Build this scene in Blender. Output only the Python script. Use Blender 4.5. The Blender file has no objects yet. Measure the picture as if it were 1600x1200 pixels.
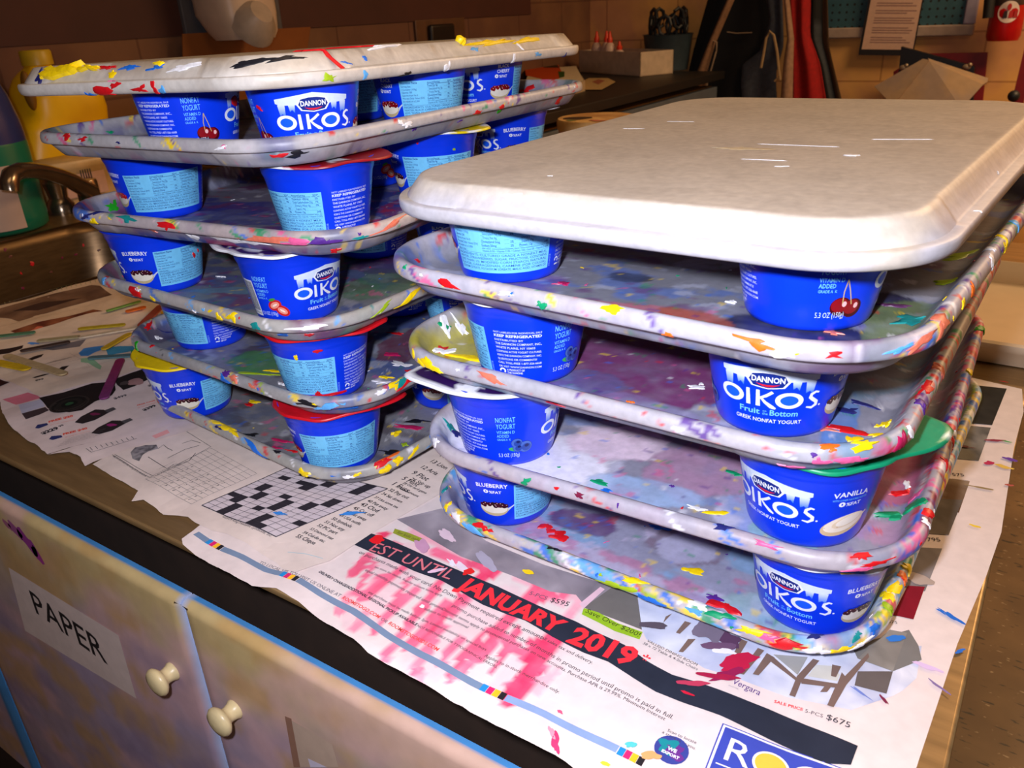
import bpy, bmesh, math, random
import numpy as np
from mathutils import Vector, Matrix
from mathutils.bvhtree import BVHTree
random.seed(7)
SC = bpy.context.scene
COL = SC.collection
# ------------------------------------------------------------------ camera: counter frame, X along the counter front, Y away, Z up, paper at z=0
CR = Vector((0.83088, 0.55448, -0.04673)); CU = Vector((-0.19802, 0.37311, 0.90641)); CW = Vector((-0.52002, 0.74387, -0.41981))
CO = Vector((0, 0, 0.37753)); CF = 1264.32
def raydir(px, py): return CW + CR*((px-800)/CF) - CU*((py-600)/CF)
def at(px, py, z=0.0):
    d = raydir(px, py); return CO + d*((z-CO.z)/d.z)
def onX(px, py, x):
    d = raydir(px, py); return CO + d*(x/d.x)
def onY(px, py, y):
    d = raydir(px, py); return CO + d*(y/d.y)
cam = bpy.data.cameras.new('camera'); camo = bpy.data.objects.new('camera', cam); COL.objects.link(camo)
camo.matrix_world = Matrix(((CR.x, CU.x, -CW.x, CO.x), (CR.y, CU.y, -CW.y, CO.y), (CR.z, CU.z, -CW.z, CO.z), (0, 0, 0, 1)))
cam.sensor_width = 36; cam.lens = CF/1600*36; cam.clip_start = .01; cam.clip_end = 60
cam.dof.use_dof = True; cam.dof.focus_distance = .62; cam.dof.aperture_fstop = 20
SC.camera = camo
# ------------------------------------------------------------------ helpers
def lin(c):
    return tuple(((v/255)/12.92 if v/255 <= .04045 else ((v/255+.055)/1.055)**2.4) for v in c[:3])
def mat(name, col=None, rough=.6, metal=0.0, noise=.12, scale=30, bump=0.0, attr=False, col2=None, scale2=6, spec=.5, stretch=None):
    m = bpy.data.materials.new(name); m.use_nodes = True; N = m.node_tree.nodes; L = m.node_tree.links
    b = N['Principled BSDF']; b.inputs['Roughness'].default_value = rough; b.inputs['Metallic'].default_value = metal
    b.inputs['Specular IOR Level'].default_value = spec
    tc = N.new('ShaderNodeTexCoord'); nz = N.new('ShaderNodeTexNoise'); nz.inputs['Scale'].default_value = scale; nz.inputs['Detail'].default_value = 5
    src = tc.outputs['Object']
    if stretch:
        mp = N.new('ShaderNodeMapping'); mp.inputs['Scale'].default_value = stretch; L.new(src, mp.inputs[0]); src = mp.outputs[0]
    L.new(src, nz.inputs['Vector'])
    if attr:
        at_ = N.new('ShaderNodeAttribute'); at_.attribute_name = 'Col'; cs = at_.outputs['Color']
    else:
        rgb = N.new('ShaderNodeRGB'); rgb.outputs[0].default_value = (*lin(col), 1); cs = rgb.outputs[0]
        if col2:
            n2 = N.new('ShaderNodeTexNoise'); n2.inputs['Scale'].default_value = scale2; n2.inputs['Detail'].default_value = 4; L.new(src, n2.inputs['Vector'])
            rp = N.new('ShaderNodeValToRGB'); rp.color_ramp.elements[0].position = .42; rp.color_ramp.elements[1].position = .58
            L.new(n2.outputs[0], rp.inputs[0]); mx = N.new('ShaderNodeMixRGB'); L.new(rp.outputs[0], mx.inputs[0]); L.new(cs, mx.inputs[1]); mx.inputs[2].default_value = (*lin(col2), 1); cs = mx.outputs[0]
    mr = N.new('ShaderNodeMapRange'); mr.inputs['From Min'].default_value = .3; mr.inputs['From Max'].default_value = .7
    mr.inputs['To Min'].default_value = 1-noise; mr.inputs['To Max'].default_value = 1+noise; L.new(nz.outputs[0], mr.inputs[0])
    ml = N.new('ShaderNodeVectorMath'); ml.operation = 'SCALE'; L.new(cs, ml.inputs[0]); L.new(mr.outputs[0], ml.inputs['Scale'])
    L.new(ml.outputs[0], b.inputs['Base Color'])
    if bump:
        bp = N.new('ShaderNodeBump'); bp.inputs['Strength'].default_value = bump; bp.inputs['Distance'].default_value = .002
        L.new(nz.outputs[0], bp.inputs['Height']); L.new(bp.outputs[0], b.inputs['Normal'])
    return m
def tag(o, label=None, cat=None, group=None, kind=None):
    if label: o['label'] = label
    if cat: o['category'] = cat
    if group: o['group'] = group
    if kind: o['kind'] = kind
    return o
def empty(name, loc=(0, 0, 0), rz=0.0):
    o = bpy.data.objects.new(name, None); COL.objects.link(o); o.location = loc; o.rotation_euler = (0, 0, rz); o.empty_display_size = .02; return o
def link(name, me, parent=None, loc=None):
    o = bpy.data.objects.new(name, me); COL.objects.link(o)
    if parent: o.parent = parent
    if loc is not None: o.location = loc
    return o
class MB:
    """collects geometry with per-vertex colours"""
    def __init__(s): s.v = []; s.f = []; s.c = []
    def add(s, vs, fs, col=(1, 1, 1)):
        o = len(s.v); s.v += [tuple(p) for p in vs]; s.f += [[i+o for i in f] for f in fs]
        s.c += (list(col) if len(col) == len(vs) and not isinstance(col[0], (int, float)) else [tuple(col)]*len(vs))
    def box(s, lo, hi, col=(1, 1, 1), M=None):
        vs = [Vector((x, y, z)) for x in (lo[0], hi[0]) for y in (lo[1], hi[1]) for z in (lo[2], hi[2])]
        if M: vs = [M @ p for p in vs]
        s.add(vs, [(0, 1, 3, 2), (4, 6, 7, 5), (0, 4, 5, 1), (2, 3, 7, 6), (0, 2, 6, 4), (1, 5, 7, 3)], col)
    def lathe(s, prof, n=40, col=(1, 1, 1), c=(0, 0, 0), M=None, cap=True, arc=None):
        vs = []; k = len(prof)
        for i in range(n):
            a = 2*math.pi*i/n if not arc else arc[0]+(arc[1]-arc[0])*i/(n-1); vs += [Vector((c[0]+r*math.cos(a), c[1]+r*math.sin(a), c[2]+z)) for r, z in prof]
        fs = [(i*k+j, ((i+1) % n)*k+j, ((i+1) % n)*k+j+1, i*k+j+1) for i in range(n if not arc else n-1) for j in range(k-1)]
        if cap and not arc:
            if prof[0][0] > 1e-6: fs.append([i*k for i in range(n)][::-1])
            if prof[-1][0] > 1e-6: fs.append([i*k+k-1 for i in range(n)])
        if M: vs = [M @ p for p in vs]
        s.add(vs, fs, col)
    def tube(s, pts, r, n=10, col=(1, 1, 1)):
        pts = [Vector(p) for p in pts]; rs = r if isinstance(r, (list, tuple)) else [r]*len(pts)
        vs = []; up = Vector((.13, .27, .95))
        for i, p in enumerate(pts):
            t = (pts[min(i+1, len(pts)-1)]-pts[max(i-1, 0)]).normalized(); a = t.cross(up)
            if a.length < .05: a = t.cross(Vector((1, 0, 0)))
            a.normalize(); b = t.cross(a)
            vs += [p+(a*math.cos(2*math.pi*k/n)+b*math.sin(2*math.pi*k/n))*rs[i] for k in range(n)]
        fs = [(i*n+k, i*n+(k+1) % n, (i+1)*n+(k+1) % n, (i+1)*n+k) for i in range(len(pts)-1) for k in range(n)]
        fs += [list(range(n))[::-1], [(len(pts)-1)*n+k for k in range(n)]]
        s.add(vs, fs, col)
    def sphere(s, c, r, col=(1, 1, 1), n=12, sc=(1, 1, 1)):
        prof = [(math.sin(math.pi*i/n), -math.cos(math.pi*i/n)) for i in range(n+1)]
        vs = []; fs = []; k = len(prof); m = 2*n
        for i in range(m):
            a = 2*math.pi*i/m; vs += [(c[0]+r*sc[0]*q*math.cos(a), c[1]+r*sc[1]*q*math.sin(a), c[2]+r*sc[2]*z) for q, z in prof]
        fs = [(i*k+j, ((i+1) % m)*k+j, ((i+1) % m)*k+j+1, i*k+j+1) for i in range(m) for j in range(k-1)]
        s.add(vs, fs, col)
    def mesh(s, name, m, smooth=True, colors=True, angle=40):
        me = bpy.data.meshes.new(name); me.from_pydata(s.v, [], s.f); me.update()
        for mm in (m if isinstance(m, (list, tuple)) else [m]): me.materials.append(mm)
        if colors:
            a = me.color_attributes.new('Col', 'FLOAT_COLOR', 'POINT')
            arr = np.ones((len(s.v), 4), np.float32); arr[:, :3] = np.array(s.c, np.float32).reshape(-1, 3); a.data.foreach_set('color', arr.ravel())
        bm = bmesh.new(); bm.from_mesh(me); bmesh.ops.recalc_face_normals(bm, faces=bm.faces)
        if smooth:
            for f in bm.faces: f.smooth = True
            for e in bm.edges:
                if len(e.link_faces) == 2 and e.calc_face_angle(0) > math.radians(angle): e.smooth = False
        bm.to_mesh(me); bm.free(); return me
    def build(s, name, m, parent=None, loc=None, smooth=True, colors=True, bevel=0, angle=40):
        o = link(name, s.mesh(name, m, smooth, colors, angle), parent, loc)
        if bevel:
            b = o.modifiers.new('bevel', 'BEVEL'); b.width = bevel; b.segments = 3; b.limit_method = 'ANGLE'; b.angle_limit = math.radians(40)
        return o
# numpy value noise
_grids = {}
def vn(x, y, seed=0):
    g = _grids.get(seed)
    if g is None: g = _grids[seed] = np.random.RandomState(seed).rand(64, 64)
    x = np.asarray(x, float); y = np.asarray(y, float); xi = np.floor(x).astype(int); yi = np.floor(y).astype(int); fx = x-xi; fy = y-yi
    fx = fx*fx*(3-2*fx); fy = fy*fy*(3-2*fy); a = lambda i, j: g[(xi+i) % 64, (yi+j) % 64]
    return (a(0, 0)*(1-fx)+a(1, 0)*fx)*(1-fy)+(a(0, 1)*(1-fx)+a(1, 1)*fx)*fy
def fbm(x, y, seed=0, o=4):
    s = 0; t = 0
    for k in range(o): s = s+vn(x*2**k, y*2**k, seed+k)*.5**k; t += .5**k
    return s/t
def sst(a, b, x): t = np.clip((x-a)/(b-a), 0, 1); return t*t*(3-2*t)
# ------------------------------------------------------------------ flat drawing that is mapped onto a surface
_txt = {}
def glyphs(s, bold=0.0):
    k = (s, bold)
    if k not in _txt:
        cu = bpy.data.curves.new('t', 'FONT'); cu.body = s; cu.size = 1; cu.resolution_u = 2; cu.offset = bold; cu.fill_mode = 'FRONT'
        ob = bpy.data.objects.new('t', cu); me = bpy.data.meshes.new_from_object(ob)
        vs = np.array([v.co[:2] for v in me.vertices]); fs = [list(p.vertices) for p in me.polygons]
        bpy.data.objects.remove(ob); bpy.data.curves.remove(cu); bpy.data.meshes.remove(me)
        if len(vs): vs[:, 0] -= vs[:, 0].min()
        _txt[k] = (vs, fs)
    return _txt[k]
CAP = .729
class Canvas(MB):
    def __init__(s, fmap, step=.01, eps=0.0): super().__init__(); s.map = fmap; s.step = step; s.eps = eps; s.k = 0
    def put(s, pts, fs, col, layer, bump=False):
        if bump: s.k += 1
        layer += s.k*s.eps if bump and layer else 0
        s.add([s.map(float(p[0]), float(p[1]), layer) for p in pts], fs, col)
    def poly(s, pts, col, layer=1, step=None):
        """filled polygon; col a linear rgb or a function of (x array, y array)"""
        step = step or s.step; bm = bmesh.new(); vs = [bm.verts.new((p[0], p[1], 0)) for p in pts]
        try: bm.faces.new(vs)
        except Exception: bm.free(); return
        if len(vs) > 4: bmesh.ops.triangulate(bm, faces=bm.faces[:])
        for ax in (0, 1):
            lo = min(p[ax] for p in pts); hi = max(p[ax] for p in pts); n = int((hi-lo)/step)
            for i in range(1, n+1):
                co = [0, 0, 0]; co[ax] = lo+(hi-lo)*i/(n+1); no = [0, 0, 0]; no[ax] = 1
                bmesh.ops.bisect_plane(bm, geom=bm.verts[:]+bm.edges[:]+bm.faces[:], plane_co=co, plane_no=no)
        bm.verts.index_update(); V = [tuple(v.co[:2]) for v in bm.verts]; F = [[v.index for v in f.verts] for f in bm.faces]; bm.free()
        if callable(col):
            A = np.array(V); cc = [tuple(q) for q in col(A[:, 0], A[:, 1])]
        else: cc = col
        s.put(V, F, cc, layer, True)
    def disc(s, x, y, rx, ry, col, layer=1, n=20, rot=0, wob=0, seed=0):
        pts = []
        for i in range(n):
            a = 2*math.pi*i/n; w = 1+wob*(float(vn(math.cos(a)*1.7+seed*3.1, math.sin(a)*1.7+seed, 5))-.5)*2
            u, v = rx*w*math.cos(a), ry*w*math.sin(a); pts.append((x+u*math.cos(rot)-v*math.sin(rot), y+u*math.sin(rot)+v*math.cos(rot)))
        R_ = max(1, int(math.ceil(max(rx, ry)/min(s.step*.6, .01)))) if s.step < .1 else 1; V = [(x, y)]; F = [(0, i+1, (i+1) % n+1) for i in range(n)]
        for k in range(1, R_+1): V += [(x+(p[0]-x)*k/R_, y+(p[1]-y)*k/R_) for p in pts]
        for k in range(R_-1): F += [(1+k*n+i, 1+(k+1)*n+i, 1+(k+1)*n+(i+1) % n, 1+k*n+(i+1) % n) for i in range(n)]
        s.put(V, F, col, layer, True)
    def stroke(s, pts, w, col, layer=1, closed=False):
        if s.step < .1 and not isinstance(w, (list, tuple)) and not closed:
            out = [pts[0]]
            for a, b in zip(pts, pts[1:]):
                m = max(1, int(math.hypot(b[0]-a[0], b[1]-a[1])/min(.006, s.step))); out += [(a[0]+(b[0]-a[0])*i/m, a[1]+(b[1]-a[1])*i/m) for i in range(1, m+1)]
            pts = out
        pts = [np.array(p, float) for p in pts]; n = len(pts); ws = w if isinstance(w, (list, tuple)) else [w]*n; L = []; R = []
        for i in range(n):
            a = pts[(i-1) % n] if closed or i else pts[0]; b = pts[(i+1) % n] if closed or i < n-1 else pts[-1]
            t = b-a; t = t/(np.hypot(*t)+1e-12); q = np.array([-t[1], t[0]])*ws[i]/2; L.append(pts[i]+q); R.append(pts[i]-q)
        m = n if closed else n-1
        s.put(L+R, [(i, (i+1) % n, n+(i+1) % n, n+i) for i in range(m)], col, layer)
    def text(s, t, x, y, h, col, w=None, bold=0.0, layer=2, align='l', ang=0.0, xs=1.0, arc=0.0, maxw=None):
        """h = capital height; w = forced width"""
        vs, fs = glyphs(t, bold)
        if not len(vs): return 0
        k = h/CAP; W = vs[:, 0].max()*k*xs
        sx = k*xs if w is None else w/vs[:, 0].max()
        if w is None and maxw and W > maxw: sx *= maxw/W
        W = vs[:, 0].max()*sx; P = np.stack([vs[:, 0]*sx, vs[:, 1]*k], 1)
        if align == 'c': P[:, 0] -= W/2
        if align == 'r': P[:, 0] -= W
        if arc: P[:, 1] += arc*(1-(P[:, 0]/(W/2))**2)
        ca, sa = math.cos(ang), math.sin(ang)
        s.put([(x+p[0]*ca-p[1]*sa, y+p[0]*sa+p[1]*ca) for p in P], fs, col, layer); return W
def splat(mb, bvh, p, rx, ry, ang, col, h=.0004, wob=.4, n=18, seed=None, lift=.00025):
    """a blob of dried paint that follows the surface"""
    loc, nor, _i, _d = bvh.find_nearest(Vector(p))
    if loc is None: return
    if seed is None: seed = random.random()*50
    t = nor.cross(Vector((0, 0, 1)));
    if t.length < .2: t = Vector((1, 0, 0)) - nor*nor.x
    t.normalize(); b = nor.cross(t); t, b = t*math.cos(ang)+b*math.sin(ang), b*math.cos(ang)-t*math.sin(ang)
    vs = []
    for k, (fr, hh) in enumerate(((0, h), (.45, h), (.85, h*.8), (1, 0))):
        for i in range(n if k else 1):
            a = 2*math.pi*i/n; w = 1+wob*2*(float(fbm(math.cos(a)*1.6+seed*1.7, math.sin(a)*1.6+seed, 11, 3))-.5)*2
            q = loc+t*(rx*w*fr*math.cos(a))+b*(ry*w*fr*math.sin(a))
            l2, n2, _i, _d = bvh.find_nearest(q)
            vs.append(l2+n2*(hh+lift) if fr < 1 else l2+n2*lift*.4)
    fs = [(0, 1+i, 1+(i+1) % n) for i in range(n)]
    for k in (0, 1): fs += [(1+k*n+i, 1+(k+1)*n+i, 1+(k+1)*n+(i+1) % n, 1+k*n+(i+1) % n) for i in range(n)]
    mb.add(vs, fs, col)
def cast(bvh, px, py):
    loc, nor, _i, _d = bvh.ray_cast(CO, raydir(px, py)); return loc
PAINT = dict(red=lin((214, 20, 30)), yellow=lin((250, 215, 10)), blue=lin((30, 110, 215)), navy=lin((35, 40, 110)), white=lin((240, 240, 245)), green=lin((10, 150, 100)), teal=lin((20, 140, 140)),
    purple=lin((85, 40, 140)), pink=lin((225, 95, 150)), orange=lin((240, 110, 30)), black=lin((25, 25, 32)), sky=lin((90, 170, 235)), lime=lin((160, 190, 30)), magenta=lin((190, 30, 90)), brown=lin((110, 60, 50)), salmon=lin((225, 120, 95)), grass=lin((30, 160, 30)), maroon=lin((120, 25, 60)), plum=lin((95, 50, 95)), slate=lin((45, 48, 80)), cream=lin((214, 200, 170)))
FLASH = 6.4; AMB = 3.0
# ------------------------------------------------------------------ yogurt cups
M_CUP = mat('blue plastic', (8, 58, 232), .28, noise=.05, scale=60)
M_LABEL = mat('printed label', rough=.3, attr=True, noise=.04, scale=200)
M_PAINT = mat('dried acrylic paint', rough=.42, attr=True, noise=.10, scale=260, bump=.15)
M_FOIL = mat('foil lid', rough=.38, attr=True, noise=.06, scale=150, bump=.1)
def Rb(z): return .0345+z*.0092/.052
CUPPROF = [(0, .0015), (.0300, .0015), (.0315, 0), (.0336, .0006), (.0349, .0035)]+[(Rb(z), z) for z in (.012, .022, .032, .042, .0505)]+[(.0441, .0525), (.0450, .0545), (.0461, .0600), (.0474, .0610), (.0480, .0618), (.0480, .0632), (.0470, .0638), (.0446, .0636), (.0436, .0600), (.0330, .0040), (0, .0040)]
_m = MB(); _m.lathe(CUPPROF, 72, cap=False); ME_CUP = _m.mesh('cup_body', M_CUP, colors=False, angle=50)
WHT = lin((240, 245, 255)); CYAN = lin((120, 205, 250)); INK = lin((25, 70, 150)); LBL = lin((140, 190, 250)); PED = lin((215, 230, 250)); DARKB = lin((14, 40, 130)); BASEB = lin((8, 58, 232))
def DX(d): return math.radians(d)*.04
FL = dict(
 blueberry=('BLUEBERRY', None, lin((60, 12, 22)), 'BLUEBERRIES'), cherry=('BLACK', 'CHERRY', lin((120, 10, 18)), 'BLACK CHERRIES'),
 strawberry=('STRAWBERRY', None, lin((190, 25, 20)), 'STRAWBERRIES'), vanilla=('VANILLA', None, None, 'VANILLA'))
def ellipse_arc(cx, cy, rx, ry, a0, a1, n=18):
    return [(cx+rx*math.cos(math.radians(a0+(a1-a0)*i/n)), cy+ry*math.sin(math.radians(a0+(a1-a0)*i/n))) for i in range(n+1)]
def make_label(fl):
    C = Canvas(lambda x, z, l: ((Rb(z*.93)+.0001+l*.00005)*math.sin(x/.04), -(Rb(z*.93)+.0001+l*.00005)*math.cos(x/.04), z*.93), .004)
    gap = fl == 'cherry_wide'; n1, n2, berry, ing = FL['cherry' if gap else fl]; van = fl == 'vanilla'
    # temple pediment with fading columns
    C.poly([(DX(-39), .0472), (DX(-39), .0440), (DX(-34), .0425), (DX(34), .0425), (DX(39), .0440), (DX(39), .0472), (0, .0515)], PED, 1)
    for sgn in (-1, 1):
        for a, w, zb in ((33, 8, .0345), (22, 7, .0375), (12, 5, .040)):
            C.poly([(DX(sgn*a-w/2), .0430), (DX(sgn*a-w/2+1), zb), (DX(sgn*a), zb+.0015), (DX(sgn*a+w/2-1), zb-.001), (DX(sgn*a+w/2), .0430)], lambda x, z, zb=zb: [tuple(np.array(PED)*t+np.array(lin((50, 120, 240)))*(1-t)) for t in np.clip((z-zb)/(.043-zb), 0, 1)], 1.6, .002)
    # brand lens
    hexa = lambda s: [(-.0105*s, .0425), (-.0085*s, .0425+.0040*s), (-.003*s, .0425+.0052*s), (.003*s, .0425+.0052*s), (.0085*s, .0425+.0040*s), (.0105*s, .0425), (.0080*s, .0425-.0040*s), (0, .0425-.0052*s), (-.0080*s, .0425-.0040*s)]
    C.poly(hexa(1.14), WHT, 2); C.poly(hexa(1.0), DARKB, 3)
    C.text('DANNON', 0, .0414, .0040, WHT, w=.0178, bold=.03, layer=4, align='c')
    C.stroke([(-.0062, .0402), (-.003, .0391), (0, .0388), (.003, .0391), (.0062, .0402)], [.0002, .0011, .0015, .0011, .0002], lin((225, 30, 45)), 4)
    C.text('®', .0128, .043, .0014, WHT, layer=4)
    # OIKOS, drawn letter by letter
    z0 = .0235; H = .0112
    def ring(cx, rx):
        pts = ellipse_arc(cx, z0+H/2, rx-.0009, H/2-.0009, 0, 360, 28)[:-1]; C.disc(cx, z0+H/2, rx-.0009, H/2-.0009, lin((25, 95, 245)), 2, 24)
        C.stroke(pts, [.0021+.0007*abs(math.cos(2*math.pi*i/28)) for i in range(28)], WHT, 3, True)
    ring(-.0215, .0074); ring(.0125, .0074)
    C.stroke([(-.0108, z0), (-.0110, z0+H+.0005)], [.0026, .0020], WHT, 3)
    C.stroke([(-.0050, z0), (-.0052, z0+H+.0005)], [.0026, .0020], WHT, 3)
    C.stroke([(.0030, z0+H), (-.0006, z0+H*.72), (-.0046, z0+H*.5)], [.0019, .0019, .0014], WHT, 3)
    C.stroke([(-.0036, z0+H*.58), (-.001, z0+H*.3), (.0026, z0+.0005), (.0052, z0-.0008)], [.0012, .0019, .0026, .0012], WHT, 3)
    C.stroke([(.0290, z0+H-.0004), (.0270, z0+H+.0002), (.0246, z0+H-.0014), (.0243, z0+H*.68), (.0262, z0+H*.52), (.0285, z0+H*.36), (.0286, z0+H*.15), (.0262, z0-.0002), (.0228, z0+.0006)], [.0012, .0017, .0020, .0023, .0024, .0024, .0022, .0018, .0009], WHT, 3)
    C.disc(.0312, z0+.0012, .0007, .0007, WHT, 3, 8)
    zg = .0118 if not van else .0168
    if not van:
        C.text('Fruit', -.0165, .0175, .0042, CYAN, w=.0128, bold=.018, layer=3); C.text('on', -.0020, .0196, .0016, CYAN, layer=3); C.text('the', -.0022, .0174, .0019, CYAN, layer=3); C.text('Bottom', .0022, .0175, .0042, CYAN, w=.0165, bold=.018, layer=3)
    C.text('GREEK NONFAT YOGURT', .0012, zg, .0028, WHT, w=.041, bold=.01, layer=3, align='c')
    # flavour name + spoon
    fc = DX(70)
    if n2: C.text(n1, fc+.003, .0455, .0036, WHT, w=.0125, bold=.015, layer=2, align='c'); C.text(n2, fc+.003, .0405, .0036, WHT, w=.0145, bold=.015, layer=2, align='c'); zf = .0355
    else: C.text(n1, fc, .0432, .0041, WHT, w=.0245 if len(n1) > 8 else .022, bold=.02, layer=2, align='c', arc=.001); zf = .0378
    if van: C.text('WITH OTHER NATURAL FLAVOR', fc, .0405, .0017, CYAN, w=.022, layer=2, align='c'); zf = .0362
    C.text('0', fc-.0068, zf, .0036, WHT, bold=.05, layer=2, w=.004); C.text('%FAT', fc-.0022, zf, .0028, WHT, bold=.02, layer=2, w=.0095)
    sx, sz = fc, .0195
    if van:
        C.disc(sx, sz, .0150, .0078, lin((225, 195, 150)), 2, 28, .25); C.disc(sx+.0008, sz+.002, .0142, .0066, lin((250, 236, 215)), 3, 28, .25)
        C.disc(sx+.002, sz+.0035, .0104, .0042, lin((236, 214, 182)), 4, 28, .35); C.disc(sx+.003, sz+.0042, .009, .0034, lin((252, 242, 226)), 5, 28, .35)
        C.stroke([(sx-.013, sz-.0008), (sx-.004, sz-.001), (sx+.008, sz+.003)], [.0003, .0010, .0003], lin((214, 180, 140)), 5)
        C.stroke([(sx+.0125, sz+.004), (sx+.0165, sz+.0072)], [.0026, .0012], lin((245, 235, 215)), 3)
    else:
        C.stroke([(sx+.0095, sz-.001), (sx+.0145, sz+.0035), (sx+.0215, sz+.0090)], [.0030, .0013, .0009], lin((205, 215, 235)), 2)
        C.poly([(sx-.0120, sz+.0018)]+ellipse_arc(sx, sz+.001, .0118, .0078, 180, 360, 16)+[(sx+.012, sz+.0018)], lin((205, 185, 140)), 2)
        C.poly([(sx-.0114, sz+.0012)]+ellipse_arc(sx, sz+.0012, .0112, .0050, 180, 360, 16)+[(sx+.0115, sz+.004), (sx, sz+.0055), (sx-.0115, sz+.004)], lin((240, 232, 215)), 3)
        rn = random.Random(5)
        for i in range(26):
            u = rn.uniform(-1, 1); bx = sx+u*.0105; bz = sz+.0040+rn.uniform(0, 1)*.0042*(1-u*u*.7); cc = tuple(q*rn.uniform(.6, 1.4) for q in berry)
            C.disc(bx, bz, .0019, .0018, cc, 4+i % 3, 9)
            if i % 3 == 0: C.disc(bx+.0005, bz+.0006, .0005, .0004, lin((230, 190, 190)), 8, 6)
    # nutrition panel
    na = DX(94 if not van else 166); nw = DX(105 if not gap else 70); nz0, nz1 = .0085, .0462
    C.poly([(na, nz0), (na+nw, nz0), (na+nw, nz1), (na, nz1)], CYAN, 1)
    X = lambda u: na+nw*u
    def ln(u0, u1, z, w=.00022): C.stroke([(X(u0), z), (X((u0+u1)/2), z), (X(u1), z)], w, INK, 2)
    tx = lambda s, u, z, h=.00165, b=.006, mw=1.0: C.text(s, X(u), z, h, INK, bold=b, layer=3, maxw=nw*mw, xs=.78)
    tx('Nutrition Facts', .02, .0434, .0022, .02, .29)
    for i, s in enumerate(('Serving Size', '1 Container (150g)', 'Calories 130', 'Calories from Fat 0', '*Percent Daily Values (DV)', 'are based on a 2,000', 'calorie diet.')): tx(s, .02, .0404-.0027*i, .0017, .016 if i == 2 else .006, .29)
    tx('Amount/Serving', .33, .0434, .0016, .015, .2); tx('%DV*', .59, .0434, .0016, .015, .1); tx('Amount/Serving', .68, .0434, .0016, .015, .2); tx('%DV*', .91, .0434, .0016, .015, .08)
    for i, (s, p) in enumerate((('Total Fat 0g', '0%'), ('Saturated Fat 0g', '0%'), ('Trans Fat 0g', ''), ('Cholesterol 5mg', '2%'), ('Sodium 50mg', '2%'))):
        z = .0404-.0029*i; ind = .02 if 'Sat' in s or 'Trans' in s else 0; tx(s, .33+ind, z, .0018, .006 if ind else .016, .24); tx(p, .60, z, .0018, .016); ln(.33, .65, z-.0006, .00014)
    for i, (s, p) in enumerate((('Potassium 180mg', '5%'), ('Total Carbohydrate 21g', '7%'), ('Dietary Fiber 0g', '0%'), ('Sugars 19g', ''), ('Protein 12g', '24%'))):
        z = .0404-.0029*i; ind = .02 if 'Fib' in s or 'Sug' in s else 0; tx(s, .68+ind, z, .0018, .006 if ind else .016, .22); tx(p, .93, z, .0018, .016); ln(.68, .98, z-.0006, .00014)
    ln(.33, .98, .0428, .0004); ln(.33, .98, .0272, .00035)
    tx('Vitamin A 0% • Vitamin C 0% • Calcium 15% • Iron 0% • Vitamin D 20%', .33, .0248, .0016, .006, .65); ln(.02, .98, .0237, .00018)
    for i, s in enumerate(('INGREDIENTS: CULTURED GRADE A NONFAT MILK,', 'WATER, %s, SUGAR, FRUCTOSE, CONTAINS' % ing, 'LESS THAN 1%: MODIFIED CORN STARCH, NATURAL', 'FLAVOR, CARRAGEENAN, CARMINE (FOR COLOR),', 'SODIUM CITRATE, POTASSIUM SORBATE, MALIC ACID, VITAMIN D3')):
        C.text(s, X(.02), .0212-.0026*i, .0018, INK, w=nw*.95, layer=3, bold=.004)
    # lower-case block of print
    ka = DX(172 if gap else 210 if not van else 108); kw = DX(46 if fl != 'strawberry' else 34)
    for i, (s, hh, b) in enumerate((('NOT LABELED FOR INDIVIDUAL SALE', .0017, .006), ('KEEP REFRIGERATED', .0025, .035), ('DISTRIBUTED BY', .0018, .01), ('THE DANNON COMPANY, INC.,', .0021, .012), ('WHITE PLAINS, NY 10603', .0021, .012), ('CONTAINS ACTIVE YOGURT CULTURES.', .0019, .01), ('©2012 THE DANNON COMPANY, INC.', .0019, .01), ('QUESTIONS OR COMMENTS?', .0019, .01), ('CALL TOLL-FREE 1-877-326-6668', .0020, .012), ('OR VISIT WWW.DANNON.COM', .0019, .01))):
        z = .0440-i*.0032; C.text(s, ka, z, hh*.88, lin((215, 225, 250)), w=kw*(.62 if i == 2 else (.86 if i in (4,) else (.9 if i == 7 else 1))), bold=b, layer=2)
    C.stroke(ellipse_arc(ka+.0026, .0122, .0020, .0017, -50, 200, 12), .0012, WHT, 2); C.stroke([(ka+.0005, .0088), (ka+.005, .0088)], .0012, WHT, 2)
    for i, s in enumerate(('A PRODUCT OF', 'THE DANONE', 'GROUP')): C.text(s, ka+.0062, .0125-.0024*i, .0017, WHT, bold=.01, layer=2, xs=.8)
    C.text('10164218', na+nw+.0024, .0095, .0017, LBL, layer=2, ang=math.pi/2)
    if fl == 'strawberry':
        b0 = DX(246); b1 = DX(266); C.poly([(b0, .0075), (b1, .0075), (b1, .0425), (b0, .0425)], WHT, 1); rn = random.Random(3); x = b0+.0008
        while x < b1-.0012:
            w = rn.choice((.00025, .0004, .0006)); C.poly([(x, .0125), (x+w, .0125), (x+w, .0412), (x, .0412)], lin((35, 35, 60)), 2); x += w+rn.choice((.0003, .0005))
        C.text('0 36632 03', b0+.0008, .0093, .0020, lin((35, 35, 60)), w=b1-b0-.0016, layer=2)
    # left of the logo
    la = DX(-91)
    for s, z, hh, w in (('NONFAT', .0428, .0048, .0135), ('YOGURT', .0368, .0048, .0135), ('VITAMIN D', .0322, .0028, .0130), ('ADDED', .0286, .0028, .0088), ('GRADE A  K', .0256, .0019, .0100)):
        C.text(s, la, z, hh, CYAN, w=w, bold=.006, layer=2)
    C.text('5.3 OZ (150g)', la, .0098, .0036, lin((215, 235, 255)), w=.0165, layer=9)
    bx = DX(-66)
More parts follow.
